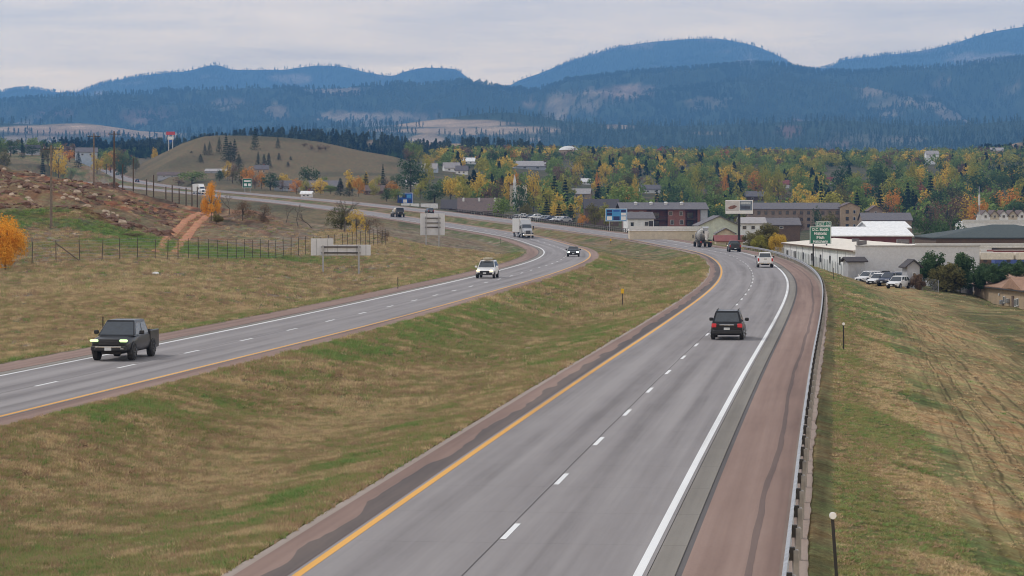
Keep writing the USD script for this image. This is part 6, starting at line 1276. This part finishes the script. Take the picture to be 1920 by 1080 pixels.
put(pickup, 'shiny black pickup truck with lit greenish headlights in the near left lane', 234, 671, 'W', None, True, paint='black', lights=GL, rim=DRIM, L=5.6)
put(suv, 'white off-road car with glowing amber headlights and roof load', 914, 521, 'W', None, True, paint='white', lights=AM, W=1.96, H=1.86, gc=.34, roofbox=True, dz=-.02)
put(suv, 'small dark car with two bright white headlights in the bend', 1075, 481, 'W', None, True, paint='charcoal', lights=GL2, L=4.1, W=1.8, H=1.5, sedan=True, rails=False)
put(lorry, 'white semi truck with box trailer coming round the far bend', 981, 445, 'W', None, True, paint='silver')
put(rig, 'dark lorry with cream tank and machinery on the far left carriageway', 745, 407, 'W', None, True)
put(suv, 'black car with red tail lamps seen from behind in the right lane', 1366, 634, 'E', None, paint='black', tail=TAILON, L=4.65, W=1.9, H=1.72)
put(pickup, 'white pickup truck seen from behind at the start of the curve', 1434, 501, 'E', None, paint='white', H=1.95)
put(pickup, 'dark pickup truck with loaded bed ahead of the white one', 1376, 472, 'E', None, paint='charcoal', load=True)
put(mixer, 'grey concrete mixer truck with pale chute seen from behind', 1317, 463, 'E', None)
put(suv, 'dark car on the far right carriageway above the square bare sign', 805, 401, 'E', None, paint='charcoal', L=4.4, rails=False)
put(lorry, 'white semi truck passing behind the slim orange tree', 374, 364, 'W', None, True, paint='white')
put(suv, 'tiny dark car on the distant interchange road', 257, 341.5, 'E', None, paint='navy', sedan=True, rails=False)
put(suv, 'tiny green car climbing the farthest piece of road', 220, 328.5, 'E', None, paint='green', sedan=True, rails=False)
# cars parked below the bank
PK = [(1614, 508, 'silver', 'silver parked car nearest the dark roofed shelter', .6), (1628, 514, 'white', 'white parked van-like car second from the shelter', 1.2), (1633, 506, 'red', 'red parked car among pale ones below the bank', 1.0), (1648, 518, 'white', 'white parked car in the middle of the yard row', 1.3), (1657, 510, 'charcoal', 'dark parked car behind the middle white one', 1.2), (1668, 519, 'navy', 'navy parked car left of the white car by the grey shed', 1.3), (1684, 524, 'white', 'white parked car next to the grey shed, nose to the bank', 1.4), (1688, 514, 'silver', 'silver parked car behind the white one by the grey shed', 1.3)]
for px, py, c, lab, rz in PK:
    p = spot(px, 340 + (525 - py) * 1.6); suv(lab, p, rz + 1.2, paint=c, L=4.6, rails=False, name='parked_car', group=None)
p = at(1662, 499, 366); t = thing('camper', 'long white camper parked along the grey end wall', 'camper', p, .1); MB().bb((0, 0, 1.3), (6.4, 2.3, 1.9), .15).build('body', PAINT['white'], t); MB().bb((-1, -1.16, 1.5), (2.2, .04, .5), .02).build('side_window', CARGLASS, t)
for x in (-2, 2): MB().cyl((x, -1.1, .1), (x, -.9, .1), .36, n=12).build('wheel', TYRE, t)
for k, px in enumerate(range(966, 1068, 13)):
    Y = 745 - k * 6; p = spot(px, Y); c = ('silver', 'white', 'charcoal', 'white', 'silver', 'navy', 'white', 'silver')[k]
    z = max(at(px, 413 + k * .6, Y)[2], p[2]); suv(f'{c} parked car, {("leftmost", "second", "third", "fourth", "fifth", "sixth", "seventh", "rightmost")[k]} in the row behind the dark far guardrail', (p[0], p[1], z), 1.5 + .1 * k, paint=c, rails=False, name='parked_car', sedan=bool(k % 2))
# little shed and shelter in the yard
p = at(1708, 531, 346); house(p, .15, 1.75, 2.2, 2.35, .7, 'grey', 'dark', label='small grey gabled shed beside the dark shrub clump', name='garden_shed', cat='shed', along='y', wins=[(.1, 1.1, .5, .7)])
p = at(1601, 503, 362); house(p, .2, 2.4, 2.2, 1.0, .4, 'grey', 'dark', label='dark roofed low shelter at the corner of the workshop', name='shelter', cat='shed', wins=[])
LAND += [(1708, 505, 'the small grey shed'), (1320, 445, 'the concrete mixer truck')]
# ---------------------------------------------------------------- say which tree is which
LAND += [(470, 275, 'the pine tops of the dry hill'), (1640, 440, 'the broad white roofs'), (1850, 435, 'the dark green hall'), (898, 385, 'the brown roofed lodge'), (700, 374, 'the long white shed'), (604, 350, 'the long grey roofed house on the left'), (846, 315, 'the white house on the slope'), (994, 312, 'the long grey hall on the slope'), (1560, 297, 'the long brown house on the upper slope'), (1664, 410, 'the broad grey roofed house'), (160, 288, 'the pale blue grey house at far left'), (1895, 405, 'the gabled town houses'), (1748, 290, 'the white house on the upper slope'), (1400, 270, 'the foot of the big mountain')]
_used = {}
def describe():
    items = [t for t in PLANTED if not t['label']]
    for t in items:
        px, py = t['px'], t['py']; best = sorted(LAND, key=lambda l: math.hypot(px - l[0], (py - l[1]) * 1.6))[0]
        dx, dy = px - best[0], py - best[1]
        rel = ('just above' if abs(dx) < 14 and dy < -6 else 'just below' if abs(dx) < 14 and dy > 6 else 'close beside' if abs(dx) < 14 else ('above and ' if dy < -18 else 'below and ' if dy > 18 else '') + ('left of' if dx < 0 else 'right of'))
        size = 'tall' if t['hp'] > 44 else 'small' if t['hp'] < 24 else 'rounded' if t['kind'] not in 'SP' else 'slender'
        t['key'] = (size, KINDN[t['kind']][1], KINDN[t['kind']][2], rel, best[2]); t['d'] = abs(dx) + abs(dy)
    from collections import defaultdict
    groups = defaultdict(list)
    for t in items: groups[t['key']].append(t)
    ordn = ['first', 'second', 'third', 'fourth', 'fifth', 'sixth', 'seventh', 'eighth', 'ninth', 'tenth', 'eleventh', 'twelfth']
    for (size, col, kind, rel, ref), g in groups.items():
        g.sort(key=lambda t: t['d'])
        for i, t in enumerate(g):
            if len(g) == 1: lab = f'{size} {col} {kind} {rel} {ref}'
            elif i == 0: lab = f'{size} {col} {kind} nearest of those {rel} {ref}'
            elif i == len(g) - 1: lab = f'{size} {col} {kind} farthest of those {rel} {ref}'
            else: lab = f'{ordn[min(i, 11)]} nearest {size} {col} {kind} {rel} {ref}'
            w = lab.split()
            if len(w) > 16: lab = lab.replace('nearest of those ', 'nearest ').replace('farthest of those ', 'outermost ').replace('above and ', 'above ').replace('below and ', 'below '); w = lab.split()
            if len(w) > 16: w = [q for k, q in enumerate(w) if not (q in ('the', 'long', 'broad') and k > 8)]; lab = ' '.join(w)
            tag(t['prim'], lab)
describe()
for p in stage.Traverse():
    if p.GetName().startswith('town_house') and not p.GetCustomDataByKey('label') and p.GetParent().GetName() == 'World':
        k = int(p.GetName()[-3:]) if p.GetName()[-3:].isdigit() else 0
        tag(p, ('leftmost', 'second from left', 'third from left', 'fourth from left', 'fifth from left', 'rightmost')[k] + ' gabled brown roofed town house in the row behind the dark green hall')
# ---------------------------------------------------------------- air
HZ = usdkit.material(stage, look('air_look'), {'v': ('principled_volume', {'color': (0.14, 0.38, 0.90), 'density': 0.000092, 'anisotropy': 0.0})}, [], volume='v.volume')
_h = MB().box((0, 6800, 530), (10500, 14400, 1180)); hp = _h.build('haze', HZ); tag(hp, 'thin blue haze over the valley', 'haze', kind='stuff')
